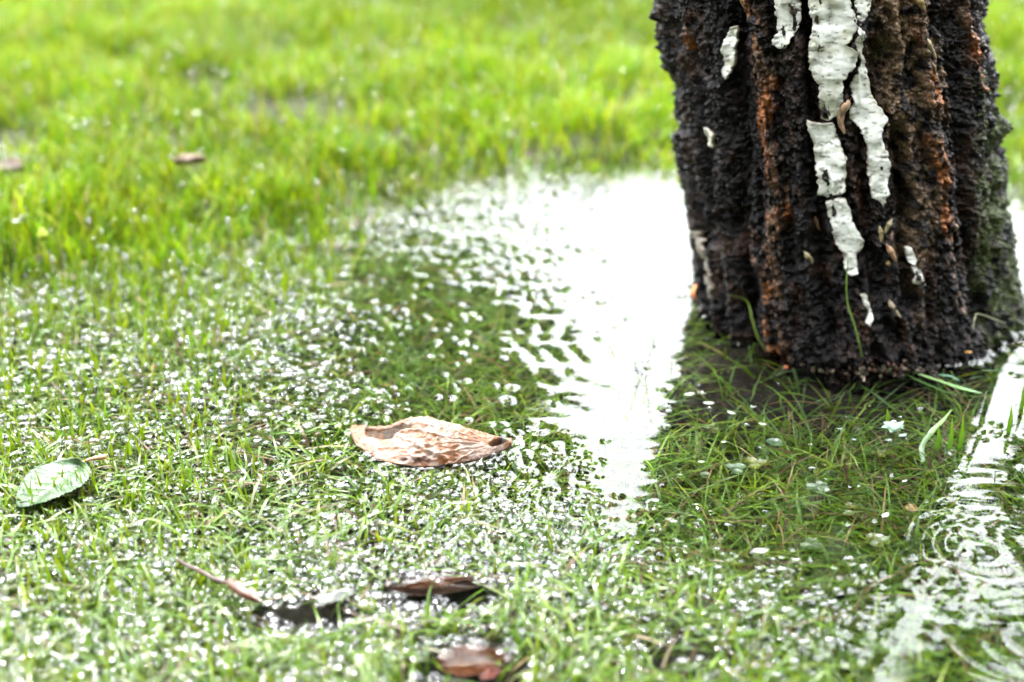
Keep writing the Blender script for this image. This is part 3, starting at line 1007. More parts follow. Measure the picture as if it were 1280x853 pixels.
emit('flooded_grass', wet_grass(), M_subgrass, 'green blades of grass lying tangled under the clear puddle water', 'grass')

def tips():
    parts = []
    # a share of the menisci belong to upright emergent blades
    sel = rng.random(NM) < np.where(mpx < 330, .25, .15)
    sel &= mpy > 230
    X, Y = mx_[sel], my_[sel]; n = len(X)
    g = ground_z(X, Y)
    dp = deep_map(mpx[sel], mpy[sel])
    above = rng.uniform(.001, .011, n) * np.where(mpx[sel] < 330, 1.5, .8) * (1 - .6 * dp)
    c = pal(n, TIPC, [3, 3, 2])
    L = -g + above
    # base is set back so that the blade crosses the water at the meniscus
    az = rng.uniform(0, 6.283, n); t0 = rng.uniform(0.0, .25, n)
    X0 = X - np.tan(t0) * np.cos(az) * (-g); Y0 = Y - np.tan(t0) * np.sin(az) * (-g)
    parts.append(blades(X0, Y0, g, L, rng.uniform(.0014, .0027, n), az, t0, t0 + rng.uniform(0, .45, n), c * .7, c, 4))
    # extra upright blades at the left and the foreground
    n = 13000
    X, Y = sample_px(n, -100, 1300, 212, 890)
    px, py = topx(X, Y)
    d = np.maximum(ell(px, py, 0, 560, 330, 260, .5) * .55, ell(px, py, 500, 900, 900, 150, .4) * .55)
    d = np.maximum(d, ell(px, py, 60, 340, 380, 80, .6) * 1.0)
    d = np.maximum(d, ell(px, py, 0, 430, 420, 170, .7) * .6)
    d = np.maximum(d, ell(px, py, 250, 740, 80, 60, .5) * 1.0)
    d = np.maximum(d, ell(px, py, 700, 262, 180, 50, .4) * .55)
    d = np.maximum(d, .17 - .09 * (px > 780)) * (1 - .75 * deep_map(px, py) * (py > 330)) * (1 - wide_pits(px, py)) * (.6 + .8 * smooth(-.4, .5, fbm(X * 40, Y * 40, 0, 88, 2)))
    k = (rng.random(n) < d) & clear_of_things(px, py) & (trunk_gap(X, Y) > .004)
    X, Y = X[k], Y[k]; n = len(X)
    c = pal(n, TIPC, [3, 3, 2])
    parts.append(blades(X, Y, ground_z(X, Y), rng.uniform(.014, .028, n) * (1 + .35 * smooth(420, 330, py[k]) * (px[k] < 450)), rng.uniform(.0014, .0028, n), rng.uniform(0, 6.28, n),
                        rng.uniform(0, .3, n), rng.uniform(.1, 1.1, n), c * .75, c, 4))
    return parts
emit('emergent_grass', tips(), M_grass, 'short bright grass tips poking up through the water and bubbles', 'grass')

def flattened():
    parts = []
    n = 5200
    X, Y = sample_px(n, -100, 1100, 560, 890)
    px, py = topx(X, Y)
    d = np.maximum(smooth(640, 800, py) * .7, ell(px, py, 0, 700, 500, 160, .4) * .6) * (1 - .8 * deep_map(px, py)) * (1 - wide_pits(px, py))
    k = (rng.random(n) < d)
    X, Y = X[k], Y[k]; n = len(X)
    c = pal(n, [(.050, .095, .008), (.065, .11, .008), (.042, .085, .010), (.08, .09, .022)], [3, 3, 2, 1])
    parts.append(blades(X, Y, ground_z(X, Y), rng.uniform(.018, .045, n), rng.uniform(.0010, .0022, n), rng.uniform(0, 6.28, n),
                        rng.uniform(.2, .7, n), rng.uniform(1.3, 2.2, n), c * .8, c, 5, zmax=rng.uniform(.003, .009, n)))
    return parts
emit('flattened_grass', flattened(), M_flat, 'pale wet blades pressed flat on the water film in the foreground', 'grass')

def straw():
    n = 1500
    X, Y = sample_px(n, -60, 1340, 120, 880)
    px, py = topx(X, Y)
    k = (rng.random(n) < .8) & (trunk_gap(X, Y) > .006)
    X, Y = X[k], Y[k]; n = len(X)
    c = pal(n, [(.065, .045, .022), (.055, .030, .011), (.085, .060, .032), (.040, .018, .008)], [3, 3, 2, 2])
    g = ground_z(X, Y)
    return [blades(X, Y, g + rng.uniform(.003, .012, n), rng.uniform(.012, .04, n), rng.uniform(.0009, .0018, n), rng.uniform(0, 6.28, n),
                   rng.uniform(1.3, 1.6, n), rng.uniform(1.4, 1.75, n), c, c, 3, zmax=np.maximum(-.001, g + .012))]
emit('straw_litter', straw(), M_subgrass, 'bleached straw stalks scattered through the flooded grass', 'straw')
def dew():
    n = 5200
    X, Y = sample_px(n, -60, 1340, -20, 420)
    px, py = topx(X, Y)
    k = (rng.random(n) < smooth(-110, 0, bank_line(px) - py) * (.35 + .8 * smooth(-.2, .5, fbm(X * 9, Y * 9, 0, 101, 2)))) & (trunk_gap(X, Y) > .01)
    X, Y = X[k], Y[k]; n = len(X)
    r = np.clip(rng.lognormal(math.log(.0013), .4, n), .0006, .0026)
    z = ground_z(X, Y) + rng.uniform(.012, .036, n)
    th = np.arange(7) * 2 * math.pi / 7
    ph = np.linspace(-math.pi / 2, math.pi / 2, 6)[1:-1]
    unit = np.array([(math.cos(p) * math.cos(t), math.cos(p) * math.sin(t), math.sin(p)) for p in ph for t in th] + [(0, 0, -1), (0, 0, 1)])
    q = grid_faces(4, 7, wrap=True)
    t3 = np.array([(k2, 28, (k2 + 1) % 7) for k2 in range(7)] + [(21 + k2, 21 + (k2 + 1) % 7, 29) for k2 in range(7)])
    V = unit[None] * r[:, None, None] + np.stack([X, Y, z], -1)[:, None, :]
    off = (np.arange(n) * len(unit))[:, None, None]
    o = np_mesh('rain_drops', V.reshape(-1, 3), [(q[None] + off).reshape(-1, 4), (t3[None] + off).reshape(-1, 3)], M_bubble)
    tag(o, 'rain drops glinting on the blades of the lawn', 'rain drops', kind='stuff')
dew()
# ---------------------------------------------------------------- single things
def ribbon(name, pts, widths, mat, col, label=None, cat=None, group=None, side=None, parent=None, n=5, fold=0.25, colend=None):
    """a leaf-like strip folded along its midrib, following pts (world)"""
    P = catmull(pts, n)
    m = len(P)
    w = np.interp(np.linspace(0, 1, m), np.linspace(0, 1, len(widths)), widths) * .5
    T = np.gradient(P, axis=0); T /= np.linalg.norm(T, axis=1)[:, None]
    if side is None:
        S = np.cross(T, np.array([0, 0, 1.0]))
        bad = np.linalg.norm(S, axis=1) < .2
        S[bad] = np.array([1, 0, 0])
    else:
        S = np.tile(np.array(side, float), (m, 1))
        S = S - T * np.sum(S * T, 1)[:, None]
    S /= np.linalg.norm(S, axis=1)[:, None]
    Nn = np.cross(S, T)
    V = np.stack([P - S * w[:, None] + Nn * (w * fold)[:, None], P, P + S * w[:, None] + Nn * (w * fold)[:, None]], 1).reshape(-1, 3)
    c0 = np.array(col); c1 = np.array(colend if colend is not None else col)
    s = np.linspace(0, 1, m)[:, None]
    C = np.repeat(c0 * (1 - s) + c1 * s, 3, 0)
    C[1::3] *= 1.25
    org = P[0] if parent is None else None
    o = np_mesh(name, V, grid_faces(m, 3), mat, col=C, parent=parent, origin=org)
    tag(o, label, cat, group, kind='thing' if label else None)
    return o

def tube_obj(name, pts, rad, mat, col, parent=None, n=5, sides=8, squash=1.0, colfn=None, origin='first'):
    P = catmull(pts, n)
    rr = np.interp(np.linspace(0, 1, len(P)), np.linspace(0, 1, len(rad)), rad)
    V, F_ = tube(P, rr, sides, squash)
    C = np.ones((len(V), 3)) * np.array(col)
    if colfn is not None: C = colfn(V, C)
    return np_mesh(name, V, F_, mat, col=C, parent=parent, origin=P[0] if (parent is None and origin == 'first') else None)

def tp(px, py, lift=0.003):
    th, z = px_to_tz(px, py)
    D = np.mean([trunk_disp(th + o_, z, fine=False)[0] for o_ in (-.03, 0, .03)])
    return trunk_pos(th, z, lift, D)

# --- the curled dead leaf, the focus of the picture
def curled_leaf():
    Bx = [437, 444, 456, 469, 495, 530, 559, 589, 613, 630, 640]
    By = [541, 554, 564, 573, 580.5, 583.5, 581, 577.5, 571, 563, 557]
    Tx = [437, 457, 470, 482, 494, 502, 514, 524, 534, 547, 562, 583, 598, 617, 632, 640]
    Ty = [538.5, 537, 536, 534.7, 530, 526.5, 523.4, 522.5, 521.0, 526.5, 529, 535.6, 540, 546, 550.5, 555]
    Tz = [.003, .005, .006, .008, .010, .011, .013, .0145, .0155, .015, .014, .012, .010, .008, .006, .003]
    nu, nv = 170, 80
    xs = 437.5 + (639.5 - 437.5) * (0.5 - 0.5 * np.cos(np.linspace(0.05, math.pi - .05, nu)))
    vs = np.concatenate([np.linspace(0, 1, nv), np.linspace(1.02, 1.5, 14)])
    Vv, X = np.meshgrid(vs, xs, indexing='ij')
    lx = (X - 437) / 203
    bx_, by_ = X, np.interp(X, Bx, By) + 0.8 * vnoise(X * .13, 0, 2, 1)
    ty_ = np.interp(X, Tx, Ty) + 0.7 * vnoise(X * .17, 4, 2, 1) + .5 * vnoise(X * .5, 4, 2, 2)
    tz = np.interp(X, Tx, Tz)
    fx, fy = at(bx_, by_, .0012)
    dx = (X - 640) / F; dy = (426.5 - ty_) / F
    t = (tz - H) / (-SP + dy * CP)
    bx3, by3 = dx * t, (CP + dy * SP) * t
    vv = np.clip(Vv, 0, 1)
    ease = vv ** .8
    PX = fx * (1 - vv) + bx3 * vv
    PY = fy * (1 - vv) + by3 * vv
    PZ = .0012 * (1 - ease) + tz * ease
    bulge = np.sin(math.pi * vv) * np.sin(math.pi * np.clip(lx, 0, 1))
    PZ = PZ + .0022 * bulge
    PY = PY - .0020 * bulge
    ppx, ppy = bx_, by_ * (1 - vv) + ty_ * vv            # picture-like leaf coordinates for the markings
    # relief: hollow at the upper left, fan of veins from the right end, crumpled skin in the middle
    hollow = in_poly(ppx + 2 * vnoise(ppx * .2, ppy * .2, 3), ppy + 1.2 * vnoise(ppx * .2, ppy * .3, 9),
                     [(455, 537.5), (470, 537.5), (480, 536), (496, 533), (509, 531), (515, 533), (511, 538), (498, 544), (489, 551), (476, 550), (462, 547), (456, 542)]).astype(float)
    for _ in range(3):
        hp = np.pad(hollow, 1, mode='edge')
        hollow = (hp[1:-1, 1:-1] * 2 + hp[:-2, 1:-1] + hp[2:, 1:-1] + hp[1:-1, :-2] + hp[1:-1, 2:]) / 6
    hole = np.clip(1.3 - np.hypot((ppx - 623) / 9.5, (ppy - 553 + (ppx - 623) * .35) / 4.2), 0, 1) * 2.0
    hole = np.clip(hole, 0, 1)
    ang = np.arctan2(ppy - 557, 618 - ppx)
    rr = np.hypot(ppx - 618, (ppy - 557) * 1.6)
    vein = np.zeros_like(X)
    for a0 in (-.50, -.30, -.14, .03, .2, .38):
        vein = np.maximum(vein, np.exp(-((ang - a0 - .03 * vnoise(rr * .05, a0 * 30, 1)) / .018) ** 2) * smooth(8, 30, rr) * smooth(175, 90, rr))
    crum = smooth(489, 512, ppx) * smooth(600, 560, ppx)
    wr = np.abs(fbm(ppx * .065, ppy * .11, 0, 5, 3, .4))
    # the lip of the folded skin running down from the top at x=500
    lipd = seg_dist(ppx, ppy, [(514, 524), (503, 530), (508, 539), (494, 546), (504, 552), (516, 556), (530, 567), (560, 577)])
    lip = np.exp(-(lipd / 2.2) ** 2)
    rel = -.0014 * hollow - .006 * hole + .0009 * vein + .0013 * lip + crum * (.0006 - .0013 * wr) + .00028 * fbm(ppx * .25, ppy * .4, 0, 7, 2)
    back = Vv > 1
    bk = np.clip((Vv - 1) / .5, 0, 1)
    PZ = np.where(back, tz * (1 - bk ** 1.4) + .0005, PZ + rel)
    PY = np.where(back, by3 + .012 * bk, PY - .3 * rel)
    PX = np.where(back, bx3, PX)
    tanc = np.array([.105, .044, .017]); pale = np.array([.15, .105, .080]); org = np.array([.075, .026, .005]); moss = np.array([.011, .0080, .0022]); hole_shade = np.array([.012, .009, .007])
    n1 = fbm(ppx * .05, ppy * .10, 0, 15, 3)[..., None]
    k = smooth(-.25, .55, n1)
    C = tanc * (1 - k) + pale * k
    o1 = (smooth(500, 470, ppx) * .8 * (1 - smooth(545, 556, ppy)))[..., None] * smooth(-.6, .2, n1)
    C = C * (1 - o1) + org * 1.25 * o1
    rim = (smooth(.90, .96, Vv) * smooth(522, 508, ppx) * smooth(468, 478, ppx))[..., None]
    C = C * (1 - rim) + org * rim
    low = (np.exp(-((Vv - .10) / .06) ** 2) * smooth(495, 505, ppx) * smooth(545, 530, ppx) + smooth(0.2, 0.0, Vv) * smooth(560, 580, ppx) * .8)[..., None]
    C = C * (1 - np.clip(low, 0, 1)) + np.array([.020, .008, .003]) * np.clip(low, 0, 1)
    ln = (smooth(.035, .01, np.abs(fbm(ppx * .12, ppy * .22, 0, 25, 3))) * crum * .7)[..., None]
    C = C * (1 - ln) + np.array([.045, .024, .018]) * ln
    vn = (vein * .5)[..., None]
    C = C * (1 - vn) + np.array([.20, .15, .12]) * vn
    h = hollow[..., None]; hm = smooth(-.5, .4, fbm(ppx * .3, ppy * .5, 0, 35, 2))[..., None]
    C = C * (1 - h) + (moss * hm + np.array([.032, .013, .004]) * (1 - hm)) * h
    C = C * (1 - hole[..., None]) + hole_shade * hole[..., None]  # tube opening coloured dark to stand for the shade inside
    V = np.stack([PX, PY, PZ], -1)
    under = V.copy(); under[..., 2] -= .0011; under[..., 1] += .0003
    nr, nc = X.shape
    q = grid_faces(nr, nc)
    off = nr * nc
    idx = np.arange(off).reshape(nr, nc)
    w = [np.stack([idx[0, 1:], idx[0, :-1], idx[0, :-1] + off, idx[0, 1:] + off], -1),
         np.stack([idx[:-1, 0], idx[1:, 0], idx[1:, 0] + off, idx[:-1, 0] + off], -1),
         np.stack([idx[1:, -1], idx[:-1, -1], idx[:-1, -1] + off, idx[1:, -1] + off], -1)]
    Q = np.concatenate([q, q[:, ::-1] + off] + w)
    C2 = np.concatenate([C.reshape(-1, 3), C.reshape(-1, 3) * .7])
    org_ = V[0, nc // 2]
    o = np_mesh('dead_leaf', np.concatenate([V.reshape(-1, 3), under.reshape(-1, 3)]), Q, M_dry, col=np.clip(C2, .004, 1), origin=org_)
    o.data.materials.append(M_soil)
    hq = np.concatenate([hollow.reshape(-1)] * 2)[Q].mean(1)
    mi = (hq > .45).astype(np.int32)
    if len(mi) == len(o.data.polygons): o.data.polygons.foreach_set('material_index', mi)
    tag(o, 'pale tan curled dead leaf floating in the middle of the flooded grass', 'leaf')
curled_leaf()

# --- generic flat leaf
def flat_leaf(name, label, base, tip, width, col, vein_col, mat, z0=.001, z1=.004, serr=0.0, cup=.12, group=None, cat='leaf', nv=8, seed=1, petiole=None, pc=(.3, .16, .07), ntr=60, curl=0.0):
    b = np.array([*map(float, at(*base, z0)), z0]); t = np.array([*map(float, at(*tip, z1)), z1])
    ax = t - b; L = np.linalg.norm(ax); ax /= L
    up = np.array([0, 0, 1.0]); sd = np.cross(ax, up); sd /= np.linalg.norm(sd); up2 = np.cross(sd, ax)
    s = np.linspace(0, 1, ntr); c = np.linspace(-1, 1, 25)
    S, Cc = np.meshgrid(s, c, indexing='ij')
    prof = np.sin(math.pi * S ** .72) ** .75
    sr = 1 + serr * ((S * 22) % 1 - .5) * smooth(.6, 1, np.abs(Cc))
    W = width * L * .5 * prof * sr * Cc
    vein = np.exp(-(Cc / .05) ** 2)
    ph = (S * nv - np.abs(Cc) * 1.4)
    sv = np.exp(-((ph - np.round(ph)) / .09) ** 2) * smooth(.05, .15, np.abs(Cc))
    zz = cup * width * L * (np.abs(Cc) ** 1.6) + .0006 * (-vein) - .0004 * sv + .0007 * vnoise(S * 5, Cc * 2, seed) + curl * L * (S ** 2) - .001 * L / .04 * np.abs(Cc) * prof * 0
    P = b + ax * (S * L)[..., None] + sd * W[..., None] + up2 * zz[..., None]
    n = fbm(S * 6, Cc * 3, seed, 3, 3)[..., None]
    C = np.array(col) * (1 + .35 * n)
    k = np.clip(vein + .5 * sv, 0, 1)[..., None]
    C = C * (1 - k) + np.array(vein_col) * k
    U = P.copy() - up2 * .0005
    off = S.size
    q = grid_faces(*S.shape)
    idx = np.arange(off).reshape(S.shape)
    w = [np.stack([idx[:-1, 0], idx[1:, 0], idx[1:, 0] + off, idx[:-1, 0] + off], -1), np.stack([idx[1:, -1], idx[:-1, -1], idx[:-1, -1] + off, idx[1:, -1] + off], -1)]
    V = np.concatenate([P.reshape(-1, 3), U.reshape(-1, 3)]); Cx = np.clip(np.concatenate([C.reshape(-1, 3)] * 2), .004, 1)
    if petiole is None:
        o = np_mesh(name, V, np.concatenate([q, q[:, ::-1] + off] + w), mat, col=Cx, origin=b)
        return tag(o, label, cat, group)
    root = empty(name, tuple(b))
    tag(root, label, cat, group)
    np_mesh('leaf_blade', V - b, np.concatenate([q, q[:, ::-1] + off] + w), mat, col=Cx, parent=root)
    tube_obj('leaf_stalk', [np.array(p) - b for p in petiole], [.0009, .0008, .0010, .0016], M_wood, pc, parent=root, sides=6)
    return root

pet = [(*map(float, at(x, y, z)), z) for x, y, z in ((100, 581, .004), (108, 576, .006), (118, 573, .007), (132, 571, .006))]
flat_leaf('green_leaf', 'fallen pale green leaf with tan stalk lying on bubbly grass at left', (101, 582), (24, 640), .72, (0.0315, 0.063, 0.0236), (0.0693, 0.107, 0.0567), M_leaf,
          z0=.006, z1=.004, serr=.09, cup=.10, petiole=pet)
flat_leaf('brown_leaf', 'reddish brown dead leaf beside the hollow in the lawn', (34, 214), (-30, 212), .5, (0.0556, 0.0277, 0.0185), (0.0693, 0.0416, 0.0277), M_dry, z0=.022, z1=.02, seed=4, cup=.25, ntr=30)
flat_leaf('brown_leaf', 'pale tan dead leaf standing in the bright lawn near the top left', (219, 206), (258, 203), .5, (0.127, 0.083, 0.0556), (0.139, 0.104, 0.0809), M_dry, z0=.028, z1=.034, seed=5, cup=.4, ntr=30)
flat_leaf('brown_leaf', 'rotting brown leaf sunk in the dark hollow below the curled leaf', (480, 742), (612, 738), .42, (0.0189, 0.00662, 0.00265), (0.0321, 0.0113, 0.00378), M_dry, z0=-.010, z1=-.006, seed=6, cup=.2, ntr=40)
flat_leaf('brown_leaf', 'brown curled leaf edge lying across the dark hollow', (505, 741), (592, 728), .16, (0.0567, 0.0208, 0.00662), (0.0679, 0.0284, 0.00945), M_dry, z0=-.004, z1=-.001, seed=7, cup=.6, ntr=30)
flat_leaf('brown_leaf', 'orange brown leaf sunk in the hollow at the bottom edge', (545, 838), (642, 832), .62, (0.0378, 0.0113, 0.0034), (0.0643, 0.0208, 0.00567), M_dry, z0=-.007, z1=-.004, seed=8, cup=.2, ntr=40)
flat_leaf('brown_leaf', 'small red brown leaf scrap in the bottom hollow', (600, 850), (628, 838), .5, (0.0679, 0.0132, 0.00662), (0.0792, 0.0227, 0.0132), M_dry, z0=-.001, z1=-.001, seed=9, cup=.2, ntr=20)
flat_leaf('grey_leaf', 'flat pale wet leaf lying left of the dark hollow', (395, 752), (446, 738), .45, (0.042, 0.0504, 0.037), (0.0588, 0.0672, 0.0556), M_leaf, z0=.004, z1=.004, seed=10, cup=.05, ntr=24)
flat_leaf('arching_leaf', 'dark green leaf arching over the hollow at the left edge of the lawn', (62, 196), (-30, 186), .32, (0.0252, 0.042, 0.0042), (0.0378, 0.0546, 0.0084), M_leaf, z0=.020, z1=.034, seed=11, cup=-.3, ntr=24)
flat_leaf('floating_leaf', 'yellow brown leaf scrap under the water left of the ripple rings', (1132, 632), (1147, 640), .9, (0.126, 0.084, 0.0126), (0.151, 0.105, 0.021), M_leaf, z0=-.001, z1=-.001, seed=12, cup=.05, ntr=20)

# --- twig with bud in the foreground grass
def twig():
    w = lambda x, y, z: np.array([*map(float, at(x, y, z)), z])
    b = w(222, 700, .006)
    root = empty('twig', tuple(b))
    tag(root, 'thin reddish brown twig with a swollen bud in foreground grass', 'twig')
    tube_obj('stem', [w(222, 700, .006) - b, w(236, 708, .008) - b, w(252, 715, .010) - b, w(268, 724, .010) - b, w(288, 730, .011) - b], [.0008, .0010, .0011, .0012, .0013], M_wood, (0.026, 0.009, 0.005), parent=root, sides=7)
    bp = [w(285, 727, .011) - b, w(293, 733, .012) - b, w(306, 742, .012) - b, w(318, 748, .011) - b, w(326, 752, .010) - b]
    bud = tube_obj('bud', bp, [.0013, .0028, .0026, .0018, .0004], M_wood, (0.050, 0.016, 0.006), parent=root, sides=10)
    for i in range(4):
        a = bp[1] + (bp[3] - bp[1]) * (i / 3.6)
        d = (bp[3] - bp[1]) / np.linalg.norm(bp[3] - bp[1])
        s = np.cross(d, [0, 0, 1]); s /= np.linalg.norm(s)
        k = [(0, .0028), (.0024, .001), (-.0022, .0014), (.0006, .0029)][i]
        o = np.array([s[0] * k[0], s[1] * k[0], k[1]]) * (1 - i * .12)
        ribbon('bud_scale', [a + o * .8 - d * .001, a + o * 1.05 + d * .003, a + o * .75 + d * .0065], [.001, .0028, .0004], M_wood, (0.075, 0.028, 0.011), parent=bud)
twig()
w3 = lambda x, y, z: np.array([*map(float, at(x, y, z)), z])

# --- slugs on the bark
SLUGS = [([(1061, 124), (1058, 130), (1052, 141), (1051, 154), (1056, 167)], 6.5, (.30, .19, .115), 'plump tan slug resting in the central bark crack'),
         ([(1149, 43), (1153, 52), (1159, 61), (1166, 72)], 5.0, (.26, .20, .105), 'olive tan slug under the orange bark ridge'),
         ([(1158, 76), (1161, 84), (1163, 91)], 3.4, (.11, .075, .035), 'dark little slug just below the olive tan slug'),
         ([(1140, -8), (1145, 2), (1150, 12)], 6.0, (.25, .17, .07), 'yellowish slug at the top edge beside the orange bark ridge'),
         ([(914, -8), (917, 3), (920, 13)], 3.8, (.20, .19, .07), 'greenish slug at the top edge between bark ridges'),
         ([(1191, 279), (1195, 285), (1199, 292)], 3.6, (.20, .16, .09), 'small slug by the right orange bark seam'),
         ([(1100, 284), (1102, 293), (1101, 303)], 3.8, (.22, .17, .08), 'greenish slug leftmost of the little cluster'),
         ([(1115, 274), (1110, 283), (1106, 291)], 3.8, (.21, .17, .09), 'upper olive slug slanting in the little cluster'),
         ([(1107, 304), (1112, 312), (1116, 320), (1120, 328)], 5.0, (.27, .16, .09), 'tan slug at the lower end of the little cluster'),
         ([(1115, 288), (1114, 296), (1115, 303)], 3.2, (.30, .20, .14), 'pinkish slug touching the tan slug in the cluster'),
         ([(1109, 327), (1112, 333)], 3.8, (.22, .14, .055), 'rolled up brown slug below the cluster'),
         ([(1007, 312), (1011, 318), (1015, 325), (1014, 333)], 4.0, (.24, .20, .11), 'pale slug on the dark bark left of the white tongue'),
         ([(1112, 373), (1114, 381), (1119, 389), (1125, 396)], 4.4, (.20, .155, .10), 'grey brown slug low on the dark bark near the waterline'),
         ([(1018, 272), (1020, 281), (1023, 291)], 2.8, (.15, .085, .045), 'thin brown slug beside the lower white bark')]
def slug(pl, wpx, col, label):
    P = np.array([tp(x, y, wpx / 2100 * .75) for x, y in pl])
    P = catmull(P, 7)
    s = np.linspace(0, 1, len(P))
    r = wpx / 2100 * np.clip(np.sin(math.pi * np.clip(s, .03, .97)) ** .38 * (.80 + .3 * np.exp(-((s - .3) / .16) ** 2)), .12, 2)
    V, F_ = tube(P, r, 12, .85)
    d = np.linalg.norm(V[:, None] - P[None], axis=2).argmin(1) / (len(P) - 1)
    C = np.ones((len(V), 3)) * np.array(col) * (1 + .3 * vnoise(V[:, 0] * 900, V[:, 1] * 900, V[:, 2] * 900, 3))[:, None]
    C = C * (1 - .3 * np.exp(-((d - .42) / .03) ** 2))[:, None] * (1 - .35 * smooth(.12, 0, d))[:, None]
    root = np_mesh('slug', V, F_, M_slug, col=C, origin=P[0])
    tag(root, label, 'slug', 'slugs on the birch bark')
    if wpx > 3.6:
        dirv = (P[0] - P[2]); dirv /= np.linalg.norm(dirv)
        for sg in (-1, 1):
            sv = np.cross(dirv, [0, -1, 0]); sv /= np.linalg.norm(sv)
            a = P[0] - P[0]
            tube_obj('tentacle', [a + sv * sg * r[3] * .3, a + sv * sg * r[3] * .6 + dirv * wpx / 2100 * .8 + np.array([0, -.0004, 0])], [.00022, .0001], M_slug, np.array(col) * .6, parent=root, sides=5)
for s_ in SLUGS: slug(*s_)

# --- small orange toadstool lump where trunk meets water at the left
def lump():
    c = np.array(tp(874, 391, .004)); c[2] = max(c[2], .004)
    n, m = 18, 14
    u = np.linspace(0, 2 * math.pi, n, endpoint=False); v = np.linspace(-.9, math.pi / 2, m)
    Vm, U = np.meshgrid(v, u, indexing='ij')
    r = .0056 * (1 + .12 * vnoise(np.cos(U) * 2, np.sin(U) * 2, Vm * 2, 5))
    V = np.stack([r * np.cos(Vm) * np.cos(U), r * np.cos(Vm) * np.sin(U), r * 1.15 * np.sin(Vm)], -1).reshape(-1, 3) + c
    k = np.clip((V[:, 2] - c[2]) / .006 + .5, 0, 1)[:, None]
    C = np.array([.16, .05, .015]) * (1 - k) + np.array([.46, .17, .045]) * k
    o = np_mesh('orange_fungus', V, grid_faces(m, n, wrap=True), M_dry, col=C, origin=c)
    tag(o, 'rounded orange brown fungus lump where the trunk meets bright water', 'fungus')
lump()

# --- stalks and single blades round the trunk
ribbon('grass_stalk', [w3(1078, 455, .0), tp(1076, 434, .006), tp(1068, 400, .008), tp(1060, 375, .008), tp(1058, 350, .008), tp(1060, 322, .007)], [.0016, .0014, .0013, .0011, .0006],
       M_leaf, (.06, .10, .02), 'long thin green grass stalk leaning up the middle of the trunk', 'grass stalk', side=(1, 0, 0), colend=(.10, .16, .02))
ribbon('grass_stalk', [w3(958, 440, .0), tp(950, 420, .006), tp(940, 398, .008), tp(929, 378, .008), tp(920, 366, .007)], [.0016, .0015, .0012, .0007],
       M_leaf, (.05, .08, .015), 'short thin grass stalk leaning on the left half of the trunk', 'grass stalk', side=(1, 0, 0), colend=(.11, .17, .02))
ribbon('single_grass', [w3(1247, 463, -.002), w3(1241, 463, .012), w3(1234, 463, .026), w3(1227, 463, .036)], [.0034, .0034, .0026, .0003],
       M_grass, (.08, .16, .05), 'upright pale green grass blade by the right root of the trunk', 'single grass', side=(1, 0, 0))
ribbon('single_grass', [w3(1105, 452, .001), w3(1140, 465, .002), w3(1175, 477, .002), w3(1205, 487, .0015), w3(1228, 492, .001)], [.0016, .0022, .003, .0040, .0006],
       M_leaf, (.10, .12, .05), 'long grass blade floating from the trunk toward the right bright water', 'single grass', colend=(.10, .20, .07))
ribbon('single_grass', [w3(1120, 463, -.001), w3(1150, 478, -.001), w3(1185, 492, -.001), w3(1225, 498, -.001)], [.0015, .002, .0022, .0005],
       M_subgrass, (.05, .10, .02), 'darker grass blade floating just under the long one', 'single grass')
ribbon('single_grass', [w3(1163, 470, -.001), w3(1185, 470, .0005), w3(1199, 476, .001)], [.0012, .002, .001],
       M_leaf, (.10, .18, .12), 'short curved pale blade between trunk and long floating blade', 'single grass')
ribbon('single_grass', [w3(1153, 585, -.008), w3(1152, 562, -.003), w3(1165, 540, .0), w3(1178, 527, .003), w3(1190, 512, .008)], [.0024, .0032, .0032, .0024, .0004],
       M_leaf, (.08, .13, .06), 'curved pale green blade rising from the shaded water at right', 'single grass', colend=(.12, .2, .06))
for (x, y, hh, lb) in [(1108, 530, .010, 'short upright blade tip nearest the left of the pale rosette'), (1171, 558, .013, 'short blade tip standing under the curved pale blade'),
                       (1186, 560, .020, 'middle one of three upright tips left of the right bright water'), (1199, 560, .022, 'tall thin tip beside the left edge of the right bright water'),
                       (1260, 540, .018, 'dark green tip standing in the right bright water'), (1276, 510, .017, 'green blade tip cut by the right edge of the photo')]:
    b = w3(x, y, 0)
    ribbon('single_grass', [b + [0, 0, -.006], b + [.0003, 0, hh * .4], b + [-.0006, 0, hh]], [.0026, .0028, .0004], M_grass, (.06, .15, .01), lb, 'single grass',
           'single grass tips in the shaded water', side=(1, 0, 0), colend=(.10, .19, .01))

# --- thin dark stems standing in the white strip
for pts, lb in [([(806, 470, -.001), (808, 452, .003), (812, 436, .010), (817, 424, .016)], 'longest dark stem rising from the white reflecting water'),
                ([(804, 464, -.001), (797, 450, .006), (789, 432, .014)], 'thin dark stem leaning left out of the white water'),
                ([(792, 452, -.001), (798, 436, .005), (806, 420, .010)], 'thin dark stem leaning right left of the longest dark stem'),
                ([(818, 424, .0), (812, 412, .008), (806, 402, .012)], 'short broken dark stem above the longest dark stem'),
                ([(840, 446, -.003), (840, 430, .005), (841, 418, .009)], 'isolated fine dark stem nearest the trunk in the white water'),
                ([(1244, 590, .0), (1246, 572, .004), (1251, 552, .010)], 'fine dark stem standing in the right bright water')]:
    P = [np.array([*map(float, at(x, pts[0][1], max(z, 0))), z]) for x, y, z in pts]
    o = tube_obj('dark_stem', P, [.0004, .00035, .0002], M_wood, (.03, .04, .02), sides=5)
    tag(o, lb, 'stem', 'thin dark stems standing in the puddle')

